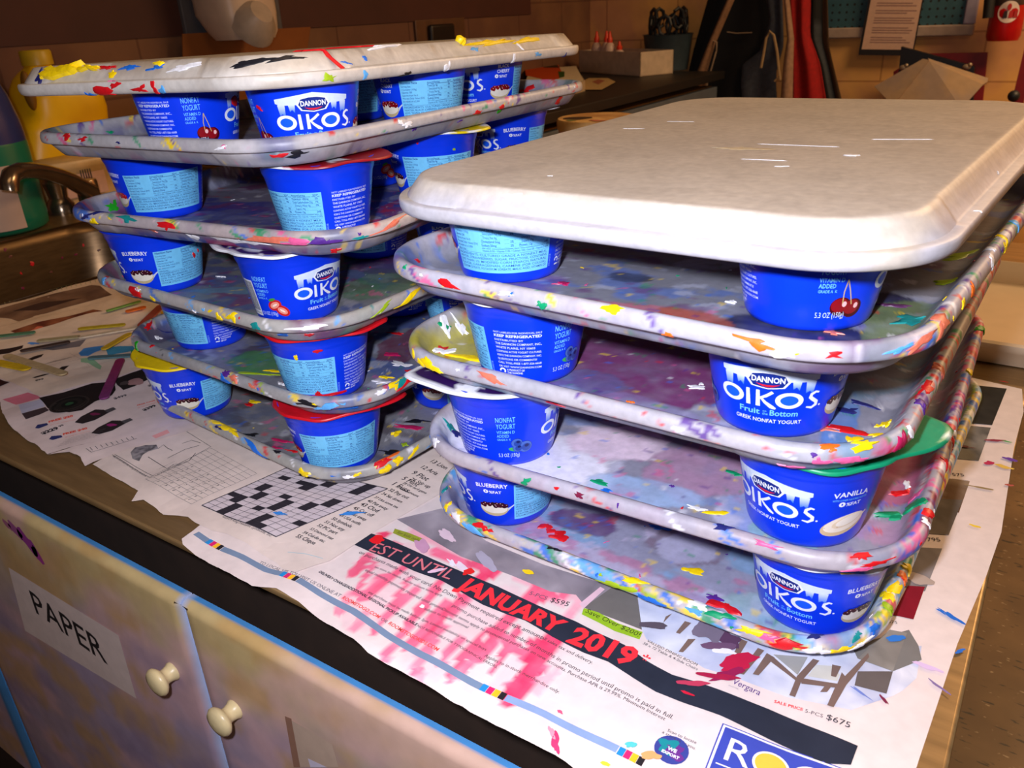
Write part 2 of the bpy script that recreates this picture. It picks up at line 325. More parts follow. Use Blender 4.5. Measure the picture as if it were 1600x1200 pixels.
    if fl == 'blueberry':
        C.disc(bx-.0045, .0165, .0052, .002, lin((70, 170, 90)), 2, 12, -.2)
        for x, z, r in ((-.003, .0225, .0042), (.0038, .0180, .0052), (-.0022, .0178, .0038)):
            C.disc(bx+x, z, r*1.05, r*1.05, lin((14, 30, 100)), 3, 18); C.disc(bx+x, z, r, r, lin((75, 110, 190)), 4, 18); C.disc(bx+x+r*.15, z-r*.1, r*.72, r*.7, lin((45, 75, 160)), 5, 18); C.disc(bx+x+.001, z+.001, r*.36, r*.3, lin((20, 30, 95)), 6, 10)
    elif 'cherry' in fl:
        C.stroke([(bx-.003, .0185), (bx-.0035, .026), (bx-.0025, .0335)], .0006, lin((200, 170, 110)), 5); C.stroke([(bx+.0025, .0175), (bx, .026), (bx-.0025, .0335)], .0006, lin((200, 170, 110)), 5)
        for x, z in ((-.0038, .0165), (.0036, .0150)):
            C.disc(bx+x, z, .0062, .0060, lin((70, 4, 14)), 3, 20); C.disc(bx+x-.0006, z+.0008, .0050, .0046, lin((140, 12, 24)), 4, 18); C.disc(bx+x+.002, z+.0015, .0014, .0018, lin((240, 190, 190)), 5, 10)
    elif fl == 'strawberry':
        for x, z, r in ((-.002, .0200, .5), (.0042, .0145, -.6)):
            C.disc(bx+x, z, .0068, .0050, lin((205, 35, 30)), 3, 20, r); C.disc(bx+x, z, .0048, .0030, lin((245, 150, 130)), 4, 16, r); C.disc(bx+x, z, .0028, .0010, lin((255, 225, 205)), 5, 12, r)
        C.disc(bx-.0035, .0255, .0035, .0014, lin((70, 150, 50)), 4, 10, .3)
    return C.mesh('printed_label', M_LABEL, smooth=False)
ME_LABEL = {k: make_label(k) for k in (*FL, 'cherry_wide')}
def make_foil(cols, tab=None, seed=0, sag=.003, patch=.5, tabl=.03):
    """peeled-back foil lid resting on the rim: cols = (paint colour, bare colour); tab = angle of the pull tab"""
    m = MB(); n = 72; ring = ((0, .0), (.25, 0), (.5, 0), (.7, 0), (.8, 0), (.87, 0), (.93, 0), (.97, 0), (1.0, 1)); vs = []; cc = []
    for i in range(n):
        a = 2*math.pi*i/n; ext = 0
        if tab is not None:
            d = (a-tab+math.pi) % (2*math.pi)-math.pi; ext = tabl*max(0, 1-abs(d)/.85)**1.3
        R = .0512+.0009*math.sin(a*9+seed)+ext
        for t, e in ring[1:]:
            r = R*t; over = max(0, r-.0482); z = .0642-sag*over/.012*.5-(.0016 if e else 0)+(.0008*math.sin(a*5+seed)*(r > .047))+over*.10*(1 if tab is not None else 0)
            z = min(z, .0648); vs.append((r*math.cos(a), r*math.sin(a), z))
            q = float(fbm(r*math.cos(a)*45+seed*3, r*math.sin(a)*45, 21)); cc.append(cols[1] if (len(cols) > 2 and (r > R*.9)) else cols[0] if q > patch else cols[1])
    k = len(ring)-1; vs.append((0, 0, .0642)); cc.append(cols[0]); c0 = len(vs)-1
    fs = [(i*k+j, i*k+j+1, ((i+1) % n)*k+j+1, ((i+1) % n)*k+j) for i in range(n) for j in range(k-1)]+[(c0, i*k, ((i+1) % n)*k) for i in range(n)]
    m.add(vs, fs, cc); return m
CUPS = []
def place_cup(name_label, x, y, z, psi, fl, foil=None, group=None, drips=()):
    a = math.atan2(CO.y-y, CO.x-x); rz = a-math.radians(psi)+math.pi/2
    r = empty('yogurt_cup', (x, y, z), rz); tag(r, name_label, 'yogurt cup', group)
    link('cup_body', ME_CUP, r); link('printed_label', ME_LABEL[fl], r)
    if foil:
        cols, tabdir, seed, patch = foil[:4]
        tab = None
        if tabdir is not None: tab = math.radians(tabdir)-rz
        f = make_foil([lin(c) if isinstance(c[0], int) else c for c in cols], tab, seed, patch=patch, tabl=foil[4] if len(foil) > 4 else .022).build('foil_lid', M_FOIL, r)
        sm = f.modifiers.new('thickness', 'SOLIDIFY'); sm.thickness = .0003; sm.offset = -1
    if drips:
        d = MB(); bv = BVHTree.FromPolygons([v.co for v in ME_CUP.vertices], [p.vertices[:] for p in ME_CUP.polygons])
        for ph, zz, rx, ry, an, c in drips:
            p = math.radians(ph); splat(d, bv, (math.sin(p)*.046, -math.cos(p)*.046, zz), rx, ry, an, PAINT[c], lift=.0006)
        tag(d.build('dried_paint', M_PAINT, r), kind='stuff')
    CUPS.append(r); return r
# ------------------------------------------------------------------ cafeteria trays
TW, TL, TR_, TH = .355, .489, .0656, .0225
M_TRAY = mat('painted fibreglass tray', rough=.42, attr=True, noise=.10, scale=160, bump=.06)
PROFILE = [(.019, 0), (.0172, .0006), (.0150, .003), (.0115, .0072), (.0078, .0118), (.0062, .0128), (.0012, .0128), (.0003, .0136), (0, .0150), (.0000, .0168), (.0002, .0185), (.0012, .0210), (.0030, .0222), (.0052, .0225), (.0072, .0218), (.0086, .0200), (.0110, .0162), (.0133, .0127), (.0155, .0092), (.0175, .0062), (.0205, .0042), (.0240, .0035)]
def perimeter(d, step, n):
    """points of the rounded rectangle inset by d; list of (x, y, cornerness)"""
    pts = []; r = TR_-d
    cs = ((1, 1, 0), (-1, 1, 90), (-1, -1, 180), (1, -1, 270))
    nL = int((TL-2*TR_)/step); nW = int((TW-2*TR_)/step)
    for q, (sx, sy, a0) in enumerate(cs):
        cx, cy = sx*(TW/2-TR_), sy*(TL/2-TR_)
        for i in range(n+1):
            a = math.radians(a0+90*i/n); pts.append((cx+r*math.cos(a), cy+r*math.sin(a), 1.0))
        nx, ny, _ = cs[(q+1) % 4]; m = nW if q % 2 == 0 else nL
        ex, ey = nx*(TW/2-TR_), ny*(TL/2-TR_); a = math.radians(a0+90)
        for i in range(1, m):
            t = i/m; edge = min(t, 1-t)*(TW-2*TR_ if q % 2 == 0 else TL-2*TR_)
            pts.append((cx+(ex-cx)*t+r*math.cos(a), cy+(ey-cy)*t+r*math.sin(a), float(1-sst(.016, .019, edge))))
    return pts
def tray_geometry(step=.0024, nc=36, nring=72):
    V = []; F = []; rings = []; n = len(perimeter(0.0, step, nc))
    def addring(pts): rings.append(len(V)); V.extend(pts)
    for d, z in PROFILE:
        bump = .0016 if .006 < d < .0178 and z < .0125 else 0; pts = []
        for (x, y, c) in perimeter(d, step, nc):
            L = math.hypot(x, y); pts.append((x+bump*c*x/L, y+bump*c*y/L, z))
        addring(pts)
    inner = perimeter(PROFILE[-1][0], step, nc)
    for i in range(1, nring): t = 1-i/nring; addring([(x*t, y*t, .0035) for x, y, c in inner])
    for a in range(len(rings)-1):
        A, B = rings[a], rings[a+1]; F += [(A+i, A+(i+1) % n, B+(i+1) % n, B+i) for i in range(n)]
    V.append((0, 0, .0035)); A = rings[-1]; F += [(A+i, A+(i+1) % n, len(V)-1) for i in range(n)]
    b0 = rings[0]; B0 = V[b0:b0+n]; prev = b0
    for k in range(1, nring):
        t = 1-k/nring; V2 = len(V); V += [(x*t, y*t, .0) for x, y, z in B0]
        F += [(prev+(i+1) % n, prev+i, V2+i, V2+(i+1) % n) for i in range(n)]; prev = V2
    V.append((0, 0, .0)); F += [(prev+(i+1) % n, prev+i, len(V)-1) for i in range(n)]
    return V, F
TV, TF = tray_geometry(); TVA = np.array(TV)
_tm = MB(); _tm.add(TV, TF, (1, 1, 1)); TRAY_BASE = _tm.mesh('cafeteria_tray', M_TRAY, angle=60)
_lv, _lf = tray_geometry(.006, 14, 4); TRAY_BVH = BVHTree.FromPolygons([Vector(p) for p in _lv], _lf)
def make_tray(label, group, X, Y, rz, z, inverted=False, base=(150, 150, 166), rim=(176, 172, 180), washes=(), grime=None, seed=0, splats=(), rnd=0, pal=('red', 'yellow', 'blue', 'white', 'green', 'purple', 'pink'), rimpal=None, tilt=(0, 0), rside=0.0, rimpaint=0.0):
    """washes: (u, v, ru, rv, angle, colour, alpha) thin paint stains on the floor, tray frame; splats: (px, py, rx, ry, angle, colour[, height]) thick paint"""
    x, y, zz = TVA[:, 0], TVA[:, 1], TVA[:, 2]; bcol = np.array(lin(base)); rcol = np.array(lin(rim)); inset = np.minimum(TW/2-abs(x), TL/2-abs(y)); rimpal = rimpal or pal
    isrim = 1-sst(.007, .017, inset)
    C = bcol[None]*(1-isrim[:, None])+rcol[None]*isrim[:, None]
    C = C*(1+.25*(fbm(x*30+9, y*30+seed, 3+seed)-.5))[:, None]
    def mix(C, a, col): return C*(1-a[:, None])+np.array(lin(col) if not isinstance(col, str) else PAINT[col])[None]*a[:, None]
    if grime:
        for k, (col, thr, sc, al) in enumerate(grime):
            q = fbm(x*sc+5*k, y*sc*1.3+seed*2, 40+seed*5+k, 5); C = mix(C, sst(thr, thr+.07, q)*al*(1-isrim*.85), col)
    for k, (u, v, ru, rv, an, col, al) in enumerate(washes):
        du, dv = x-u, y-v; ca, sa = math.cos(an), math.sin(an); p, q = (du*ca+dv*sa)/ru, (-du*sa+dv*ca)/rv
        e = np.sqrt(p*p+q*q)+.9*(fbm(x*38+k*7, y*38+seed, 60+k, 5)-.5); a = np.clip((1-sst(.86, .97, e))*al*(.7+.6*fbm(x*90, y*90, 70+k, 3)), 0, 1)*(1-isrim)
        edge = np.exp(-((e-.9)/.05)**2)*al*.35*(1-isrim); C = mix(C, a, col)*(1-.5*edge[:, None])
    if rnd:
        up = sst(.011, .0145, zz)+ (inset > .0178)
        for k, cn in enumerate(rimpal*2):
            sc = 46+23*(k % 3); q = fbm(x*sc+k*11.3+zz*90, y*sc+seed*3.7-zz*60, 200+k, 5); thr = .775-.10*rimpaint-(rside*sst(.12, .17, x))
            C = mix(C, sst(thr, thr+.03, q)*.85*isrim*np.clip(up, 0, 1), cn)
        for k, cn in enumerate(pal):
            sc = 60+26*(k % 3); q = fbm(x*sc+k*7.3, y*sc+seed*5.7, 230+k, 5); C = mix(C, sst(.775, .80, q)*.5*(1-isrim), cn)
    me = TRAY_BASE.copy(); arr = np.ones((len(C), 4), np.float32); arr[:, :3] = np.clip(C, 0, 1); me.color_attributes['Col'].data.foreach_set('color', arr.ravel())
    M = Matrix.Translation((X, Y, z)) @ Matrix.Rotation(rz, 4, 'Z') @ Matrix.Rotation(-math.radians(tilt[0]), 4, 'Y') @ Matrix.Rotation(math.radians(tilt[1]), 4, 'X')
    if inverted: M = M @ Matrix.Rotation(math.pi, 4, 'Y')
    o = link('cafeteria_tray', me); o.matrix_world = M; tag(o, label, 'tray', group); Mi = M.inverted(); R3 = Mi.to_3x3(); d = MB(); O_ = Mi @ CO
    for s in splats:
        p, _n, _i, _d = TRAY_BVH.ray_cast(O_, R3 @ raydir(s[0], s[1]))
        if p is not None: splat(d, TRAY_BVH, p, s[2]/1000*.9, s[3]/1000*.9, s[4], PAINT[s[5]], h=s[6]/1000 if len(s) > 6 else .0004, wob=.75)
    rn = random.Random(seed*13+1)
    for i in range(rnd//2):
        side = rn.choice('ffflrr')
        if side == 'f': q = (rn.uniform(-.5, .5)*TW, -TL/2+rn.choice((.001, .003, .006, .010, .016)))
        elif side == 'l': q = (-TW/2+rn.choice((.001, .004, .010, .016)), rn.uniform(-.5, .5)*TL)
        else: q = (TW/2-rn.choice((.001, .003, .006, .010, .016)), rn.uniform(-.5, .5)*TL)
        splat(d, TRAY_BVH, (q[0], q[1], .018), rn.uniform(.0006, .003), rn.uniform(.0005, .0016), rn.uniform(-.5, .5), PAINT[rn.choice(rimpal)], h=.0002, wob=.8, n=12, seed=rn.random()*40)
    for i in range(int(rnd*.7)):
        splat(d, TRAY_BVH, (rn.uniform(-.43, .43)*TW, -TL/2+.03+TL*.8*rn.random()**1.6, .0035), rn.uniform(.0005, .0022), rn.uniform(.0004, .0014), rn.uniform(0, 3), PAINT[rn.choice(pal)], h=.0002, wob=.8, n=12, seed=rn.random()*40)
    if d.v: tag(link('dried_paint', d.mesh('dried_paint', M_PAINT), o), kind='stuff')
    return o, M
# ------------------------------------------------------------------ the two stacks
DZ = .0687; RB, LB = .0012, .0032
def rad(d): return math.radians(d)
GR, GL = 'trays stacked on yogurt cups, stack with the bare grey top', 'trays stacked on yogurt cups, stack by the sink'
PX = {}
PAPERY = [('red', 1), ('yellow', 1), ('blue', 1)]
R5, _ = make_tray('upside-down grey-beige tray capping the stack in front of the aprons', GR, -.2024, .6274, rad(-3.5), 4*DZ+RB+.0045+.0024, True, tilt=(.5, .6), base=(196, 187, 176), rim=(190, 188, 196), seed=5,
    grime=[((204, 194, 180), .5, 110, .35), ((168, 158, 146), .58, 60, .2)],
    splats=[(1331, 243, 4, 2.5, .2, 'white'), (800, 305, 6, 1.5, .1, 'white'), (1260, 228, 26, .3, .05, 'white', .1), (1400, 218, 18, .25, .25, 'white', .1), (1150, 232, 20, 7, .2, 'cream', .05), (990, 201, 8, .8, .2, 'white', .1), (1060, 190, 10, .5, .1, 'white', .1), (860, 275, 2, 1, 0, 'white', .1), (1560, 270, 2, 1, 0, 'white', .1), (1190, 250, 12, .4, .1, 'white', .1), (1530, 330, 3, 1, 0, 'white', .1), (1220, 260, 4, 1, .3, 'white', .1), (1110, 350, 3, .8, .3, 'white', .1)])
R4, _ = make_tray('paint-stained tray directly below the bare grey upside-down tray', GR, -.2006, .6137, rad(-3.72), 3*DZ+RB, base=(132, 134, 146), seed=4, rnd=26, rimpaint=.06, rside=.05,
    grime=[((90, 120, 190), .55, 22, .7), ((175, 180, 200), .58, 40, .7), ((110, 60, 120), .62, 30, .6)],
    washes=[(.02, -.205, .06, .022, .1, (200, 110, 130), .8), (.10, -.19, .045, .035, .3, 'slate', .95), (.125, -.12, .035, .03, .2, 'slate', .95), (.15, -.15, .02, .05, .1, (120, 140, 90), .7), (-.02, -.14, .02, .012, 0, 'black', .6), (.05, -.19, .03, .012, -.2, (170, 90, 70), .8)],
    splats=[(1428, 500, 12, 8, .4, 'teal'), (1470, 502, 7, 14, -.5, 'salmon'), (1440, 535, 10, 3, .3, 'salmon'), (1180, 536, 10, 2.6, -.1, 'orange'), (845, 476, 3.5, 3, 0, 'green', 1), (700, 444, 8, 2, -.2, 'red'), (790, 459, 5, 1.5, 0, 'white'), (1045, 524, 4, 4, 0, 'orange'), (1225, 548, 6, 4, 0, 'white'), (1505, 475, 4, 2, .9, 'yellow'), (1520, 452, 3, 6, -.4, 'orange'), (1550, 405, 4, 9, -.5, 'white'), (1545, 388, 3, 10, -.5, 'white'), (1570, 372, 3, 18, -.4, 'yellow'), (1590, 350, 4, 10, -.4, 'sky'), (1145, 473, 4, 2.5, 0, 'white', .8), (960, 482, 5, 3, .2, 'yellow'), (1300, 554, 4, 1.6, 0, 'red'), (1408, 545, 8, 1.5, .2, 'sky'), (880, 444, 6, 4, .3, 'magenta'), (1300, 520, 7, 3, -.3, 'salmon'), (1395, 478, 9, 3, .2, 'plum'), (654, 408, 4, 1.4, -.6, 'red'), (633, 417, 2, 2, 0, 'green'), (1500, 400, 5, 20, -.5, 'lime'), (1480, 442, 14, 5, .3, 'lime')])
R3, _ = make_tray('tray with a big plum stain and yellow corner, third up in the front stack', GR, -.2156, .6333, rad(-1.23), 2*DZ+RB, base=(140, 142, 160), seed=3, rnd=18, rimpaint=-.02, rside=.09, rimpal=('red', 'purple', 'white', 'pink', 'red', 'green', 'salmon'),
    grime=[((120, 160, 190), .57, 24, .6), ((190, 190, 205), .60, 50, .5)],
    washes=[(-.005, -.13, .085, .085, .2, (122, 62, 112), .92), (.05, -.06, .06, .05, 0, (110, 70, 120), .8), (-.145, -.19, .03, .05, .1, (190, 180, 60), .85), (.135, -.17, .012, .05, .1, (70, 130, 210), .6), (.02, -.21, .05, .02, 0, (150, 140, 190), .5), (.10, -.215, .05, .015, .2, (120, 120, 70), .5), (-.03, -.19, .03, .02, 0, (90, 110, 160), .5)],
    splats=[(1320, 672, 13, 3.5, .1, 'red'), (1280, 668, 9, 3, .1, 'salmon'), (1350, 694, 9, 4, 0, 'yellow', 1.2), (1332, 688, 4, 5, .3, 'yellow', 1), (1300, 700, 5, 3, 0, 'orange'), (1368, 680, 4, 3, 0, 'yellow', .8), (1386, 663, 4, 3, .3, 'yellow', .8), (1372, 666, 3, 2, 0, 'yellow'), (1330, 642, 6, 4, .2, 'navy'), (1347, 632, 8, 3, -.2, 'navy'), (1410, 690, 5, 12, -.3, 'magenta'), (1422, 672, 3, 5, 0, 'white', .8), (1440, 630, 4, 9, -.2, 'purple'), (1447, 605, 4, 12, -.2, 'red'), (1470, 575, 4, 12, -.3, 'salmon'), (985, 629, 2.5, 2, 0, 'orange', .8), (700, 520, 5, 13, -.2, 'white', 1), (690, 550, 4, 13, -.6, 'white', 1), (722, 515, 4, 12, .1, 'white', 1), (695, 510, 5, 5, 0, 'green', .8), (672, 570, 10, 3, -.3, 'yellow', 1), (655, 565, 5, 2, -.3, 'yellow'), (690, 545, 6, 4, 0, 'red'), (725, 558, 14, 4, .1, 'yellow', 1), (645, 552, 3, 3, 0, 'yellow'), (770, 592, 9, 2, -.2, 'salmon'), (1095, 600, 2, 2, 0, 'white'), (1085, 605, 6, 3, .4, 'white'), (1230, 728, 8, 2, 0, 'pink'), (1335, 720, 9, 2, 0, 'pink'), (1282, 722, 4, 3, 0, 'pink'), (866, 630, 6, 2, -.2, 'red')])
R2, _ = make_tray('tray with a large white paint puddle, second from the bottom of the front stack', GR, -.2087, .6344, rad(1.54), 1*DZ+RB, base=(146, 146, 164), rim=(172, 164, 172), seed=2, rnd=20, rimpaint=-.12, rside=.12, rimpal=('red', 'white', 'purple', 'red', 'pink', 'blue', 'maroon'),
    grime=[((200, 200, 220), .56, 30, .8), ((110, 140, 200), .60, 22, .6), ((190, 130, 170), .60, 34, .5)],
    washes=[(-.10, -.19, .085, .05, -.1, (238, 236, 246), .98), (-.04, -.145, .05, .03, .2, (236, 214, 232), .9), (.025, -.15, .042, .042, 0, (176, 140, 170), .9), (.005, -.2, .05, .02, .2, (160, 190, 230), .7), (.145, -.09, .02, .06, 0, (180, 60, 110), .7), (.10, -.205, .02, .025, 0, (140, 190, 180), .6)],
    splats=[(935, 752, 7, 3, 0, 'green'), (950, 767, 6, 3, .4, 'blue'), (1125, 802, 8, 3, .3, 'yellow'), (1130, 822, 5, 3, .3, 'navy'), (1153, 742, 8, 3, 0, 'green'), (1346, 871, 6, 2, 0, 'red', 1), (1395, 808, 24, 5, .3, 'green', 1.2), (1430, 790, 5, 10, -.3, 'green', 1), (1452, 800, 4, 6, 0, 'red', 1), (1448, 815, 3, 6, 0, 'white'), (1418, 760, 7, 3, .2, 'white', .8), (1410, 772, 9, 4, .3, 'red', .8), (1480, 725, 4, 10, -.2, 'red'), (1488, 700, 4, 8, -.3, 'red'), (1492, 680, 4, 4, 0, 'white', .8), (1510, 640, 4, 8, -.2, 'magenta'), (1516, 582, 5, 3, 0, 'yellow', 1), (1535, 515, 6, 10, .6, 'grass', .8), (820, 753, 4, 3, .5, 'green'), (905, 775, 3, 2, 0, 'maroon'), (1080, 837, 10, 1.6, -.1, 'red'), (1195, 850, 8, 2, 0, 'pink'), (1370, 880, 14, 2, .1, 'red'), (1345, 890, 8, 1.4, .1, 'pink'), (1430, 775, 5, 6, -.4, 'pink'), (712, 678, 5, 9, .2, 'navy'), (703, 665, 3, 8, .3, 'teal'), (680, 690, 4, 4, 0, 'white'), (1050, 760, 3, 2, 0, 'purple'), (1090, 795, 9, 3, .1, 'white')])
R1, _ = make_tray('bottom tray of the front stack lying on the furniture advert', GR, -.2094, .6446, rad(-1.72), RB, base=(150, 152, 178), seed=1, rnd=44, rimpaint=.85, rside=.02, rimpal=('yellow', 'blue', 'white', 'green', 'sky', 'white', 'yellow', 'red', 'lime', 'sky'),
    grime=[((120, 170, 215), .57, 24, .6), ((200, 190, 220), .56, 40, .6), ((190, 110, 150), .64, 34, .6)],
    washes=[(.03, -.165, .030, .030, 0, (120, 90, 110), .55), (.03, -.165, .022, .022, 0, (175, 175, 205), .9), (-.05, -.175, .03, .02, .2, (90, 40, 110), .75), (.10, -.21, .03, .02, 0, (150, 190, 190), .6), (.07, -.22, .02, .012, 0, (160, 130, 180), .6)],
    splats=[(868, 832, 6, 6, 0, 'red', 1), (875, 838, 9, 6, .2, 'red', 1), (855, 822, 5, 6, .2, 'red', .8), (1135, 948, 10, 6, -.1, 'red', 1.2), (1115, 932, 7, 3, 0, 'purple'), (1095, 946, 6, 4, 0, 'white'), (985, 905, 10, 3, .2, 'yellow'), (960, 915, 12, 3, .2, 'lime'), (1030, 825, 8, 3, .3, 'blue'), (865, 858, 5, 1.6, .2, 'black'), (1080, 892, 8, 4, .3, 'yellow'), (1170, 985, 12, 3, .2, 'yellow', .9), (1130, 962, 8, 2.4, .2, 'green', .9), (1235, 1008, 12, 3, 0, 'red', 1), (1200, 996, 7, 3, .1, 'pink'), (1280, 1016, 8, 3, 0, 'white', .8), (1310, 1017, 9, 2.4, 0, 'yellow'), (1345, 1006, 9, 2.4, .2, 'white', .8), (1275, 993, 5, 3, 0, 'navy'), (1365, 985, 5, 3, .3, 'blue'), (1340, 992, 4, 3, .2, 'teal'), (1390, 950, 3, 8, -.2, 'lime'), (1385, 930, 4, 9, -.3, 'yellow', .8), (1395, 920, 4, 10, -.3, 'yellow', 1), (1410, 900, 4, 6, -.2, 'orange', .8), (1418, 888, 5, 6, 0, 'yellow', 1), (1412, 904, 4, 3, 0, 'red'), (700, 790, 3, 8, .2, 'yellow', .8), (695, 765, 3, 8, .3, 'teal'), (735, 826, 10, 3, -.4, 'sky', .8), (755, 838, 6, 2, -.4, 'lime'), (712, 806, 5, 3, -.6, 'white'), (752, 822, 5, 3, 0, 'red'), (762, 828, 4, 3, 0, 'red'), (1020, 938, 9, 2.4, -.1, 'blue', .8), (1085, 955, 5, 2, 0, 'sky')])
L6, _ = make_tray('upside-down cream tray with a thick yellow paint edge capping the stack by the sink', GL, -.6328, .6196, rad(2.9), 5*DZ+LB+.0045+.0000, True, tilt=(1.16, -.82), base=(196, 186, 172), rim=(206, 200, 192), seed=6,
    grime=[((150, 120, 80), .60, 30, .6), ((120, 100, 90), .62, 60, .4)],
    splats=[(95, 113, 20, 5, .05, 'yellow', 4), (115, 109, 16, 4, .1, 'yellow', 5), (140, 108, 16, 3, 0, 'yellow', 3), (80, 116, 9, 5, 0, 'yellow', 3), (62, 117, 5, 9, .5, 'navy', .5), (165, 145, 12, 5, 0, 'red', .6), (180, 133, 6, 2, .2, 'red'), (220, 139, 8, 3, 0, 'red'), (240, 138, 3, 6, 0, 'red'), (255, 142, 4, 4, 0, 'sky'), (140, 148, 5, 4, 0, 'blue'), (175, 114, 5, 3, 0, 'yellow'), (245, 106, 9, 3, .1, 'blue'), (285, 107, 15, 3, .1, 'white', .8), (405, 95, 15, 1.8, .08, 'black', .4), (440, 91, 16, 1.5, .08, 'black', .4), (385, 98, 7, 1.8, .1, 'black'), (540, 98, 8, 1.2, -.4, 'blue'), (570, 91, 2, 2, 0, 'blue'), (517, 122, 6, 4, 0, 'lime', .3), (572, 117, 4, 4, 0, 'sky', .3), (700, 105, 4, 7, .3, 'white', .8), (635, 116, 6, 2, .1, 'black'), (803, 93, 2, 6, 0, 'white', .5), (812, 72, 3, 6, .4, 'white', .5), (720, 67, 5, 4, 0, 'yellow', 5), (770, 66, 45, 3, .05, 'yellow', 1), (820, 63, 24, 3, .05, 'yellow', 1), (560, 74, 30, 4, .05, 'red', 1), (500, 79, 22, 3, .05, 'red', 1), (600, 73, 25, 3, .05, 'white', 1), (250, 100, 6, 2, 0, 'yellow', 2), (170, 106, 14, 2, 0, 'red', 1), (205, 105, 12, 2, 0, 'blue', .8), (742, 77, 5, 2, 0, 'sky'), (880, 88, 6, 2, 0, 'navy'), (840, 85, 7, 2, 0, 'sky', .3), (175, 127, 5, 2, 0, 'pink')])
L5, _ = make_tray('mostly clean grey tray with red corner just below the cream upside-down tray', GL, -.6373, .6283, rad(.74), 4*DZ+LB-.001, tilt=(.72, -.06), base=(146, 146, 158), rim=(182, 178, 180), seed=7, rnd=6,
    grime=[((100, 100, 140), .56, 30, .7), ((150, 90, 130), .62, 40, .5), ((80, 130, 120), .64, 40, .5)],
    splats=[(104, 212, 6, 3, .3, 'red'), (130, 217, 7, 2, .2, 'red'), (185, 223, 3, 1, 0, 'navy'), (172, 207, 3, 1.4, 0, 'green'), (432, 244, 6, 3, 0, 'red', .3), (466, 240, 9, 3, 0, 'black', .4), (345, 231, 6, 1, .2, 'white'), (637, 195, 5, 2, 0, 'white', .8), (648, 200, 3, 3, 0, 'purple'), (745, 176, 9, 2, .1, 'red'), (785, 168, 6, 2, 0, 'red'), (780, 174, 3, 2, 0, 'grass'), (718, 189, 5, 1, .2, 'purple'), (895, 153, 13, 5, .1, 'red', .8), (872, 158, 4, 6, 0, 'red', .6), (820, 141, 12, 4, .1, 'red'), (800, 137, 8, 4, .1, 'red'), (875, 172, 22, 2, .1, 'red'), (625, 191, 4, 3, 0, 'white')])
L4, _ = make_tray('tray with blue brush marks and a crusty white front rim, by the sink', GL, -.6308, .636, rad(5.53), 3*DZ+LB, base=(116, 118, 142), rim=(184, 172, 168), seed=8, rnd=26, rimpaint=.1, rimpal=('red', 'yellow', 'pink', 'green', 'salmon', 'purple', 'white', 'blue'),
    grime=[((40, 60, 150), .5, 20, .85), ((110, 50, 110), .57, 26, .8), ((160, 165, 190), .60, 40, .6), ((170, 40, 70), .66, 44, .7)],
    washes=[(0, -.13, .10, .05, .3, (40, 55, 140), .6)],
    splats=[(350, 372, 17, 4, -.1, 'white', .8), (385, 377, 16, 4, 0, 'white', .8), (300, 370, 6, 5, -.2, 'white'), (145, 347, 5, 5, 0, 'yellow'), (178, 322, 10, 7, .3, 'grass'), (198, 340, 12, 4, 0, 'teal'), (135, 337, 8, 3, .3, 'navy'), (152, 332, 10, 2.6, .6, 'navy'), (262, 355, 10, 3, 0, 'red'), (240, 360, 4, 4, 0, 'salmon'), (430, 374, 26, 4, 0, 'salmon', .4), (523, 391, 4, 4, 0, 'red'), (510, 377, 12, 4, 0, 'purple', .3), (566, 370, 5, 2, .1, 'teal'), (610, 353, 26, 2, .2, 'salmon', .4), (460, 380, 10, 3, 0, 'pink')])
L3, _ = make_tray('tray with dull rainbow smears and yellow drops on the rim, stack by the sink', GL, -.6196, .6349, rad(-2.61), 2*DZ+LB, base=(124, 128, 132), rim=(172, 170, 166), seed=9, rnd=26, rimpaint=-.05, rimpal=('yellow', 'yellow', 'sky', 'red', 'white', 'teal', 'blue'),
    grime=[((70, 90, 150), .52, 20, .7), ((90, 140, 110), .57, 24, .7), ((130, 70, 110), .59, 26, .7), ((170, 170, 180), .62, 44, .5)],
    washes=[(-.02, -.17, .07, .012, .5, (100, 140, 165), .8), (.10, -.08, .05, .05, 0, (90, 130, 90), .6), (.06, 0, .07, .07, 0, (90, 60, 120), .6)],
    splats=[(212, 461, 10, 8, -.4, 'red', .8), (222, 468, 6, 4, -.4, 'red'), (238, 467, 5, 2, -.3, 'yellow'), (362, 495, 6, 6, 0, 'yellow', .8), (342, 497, 4, 4, 0, 'yellow', .6), (162, 437, 4, 5, 0, 'sky'), (196, 433, 3, 6, .6, 'magenta'), (398, 511, 5, 4, 0, 'teal'), (444, 521, 8, 4, .2, 'blue'), (481, 523, 4, 3, 0, 'red'), (480, 512, 14, 2, 0, 'white', .6), (304, 487, 3, 2, 0, 'white'), (640, 468, 20, 3, .4, 'yellow', .5), (345, 433, 5, 2, .2, 'white', 1), (215, 452, 6, 3, 0, 'white', .6), (600, 480, 14, 2, .4, 'lime', .3)])
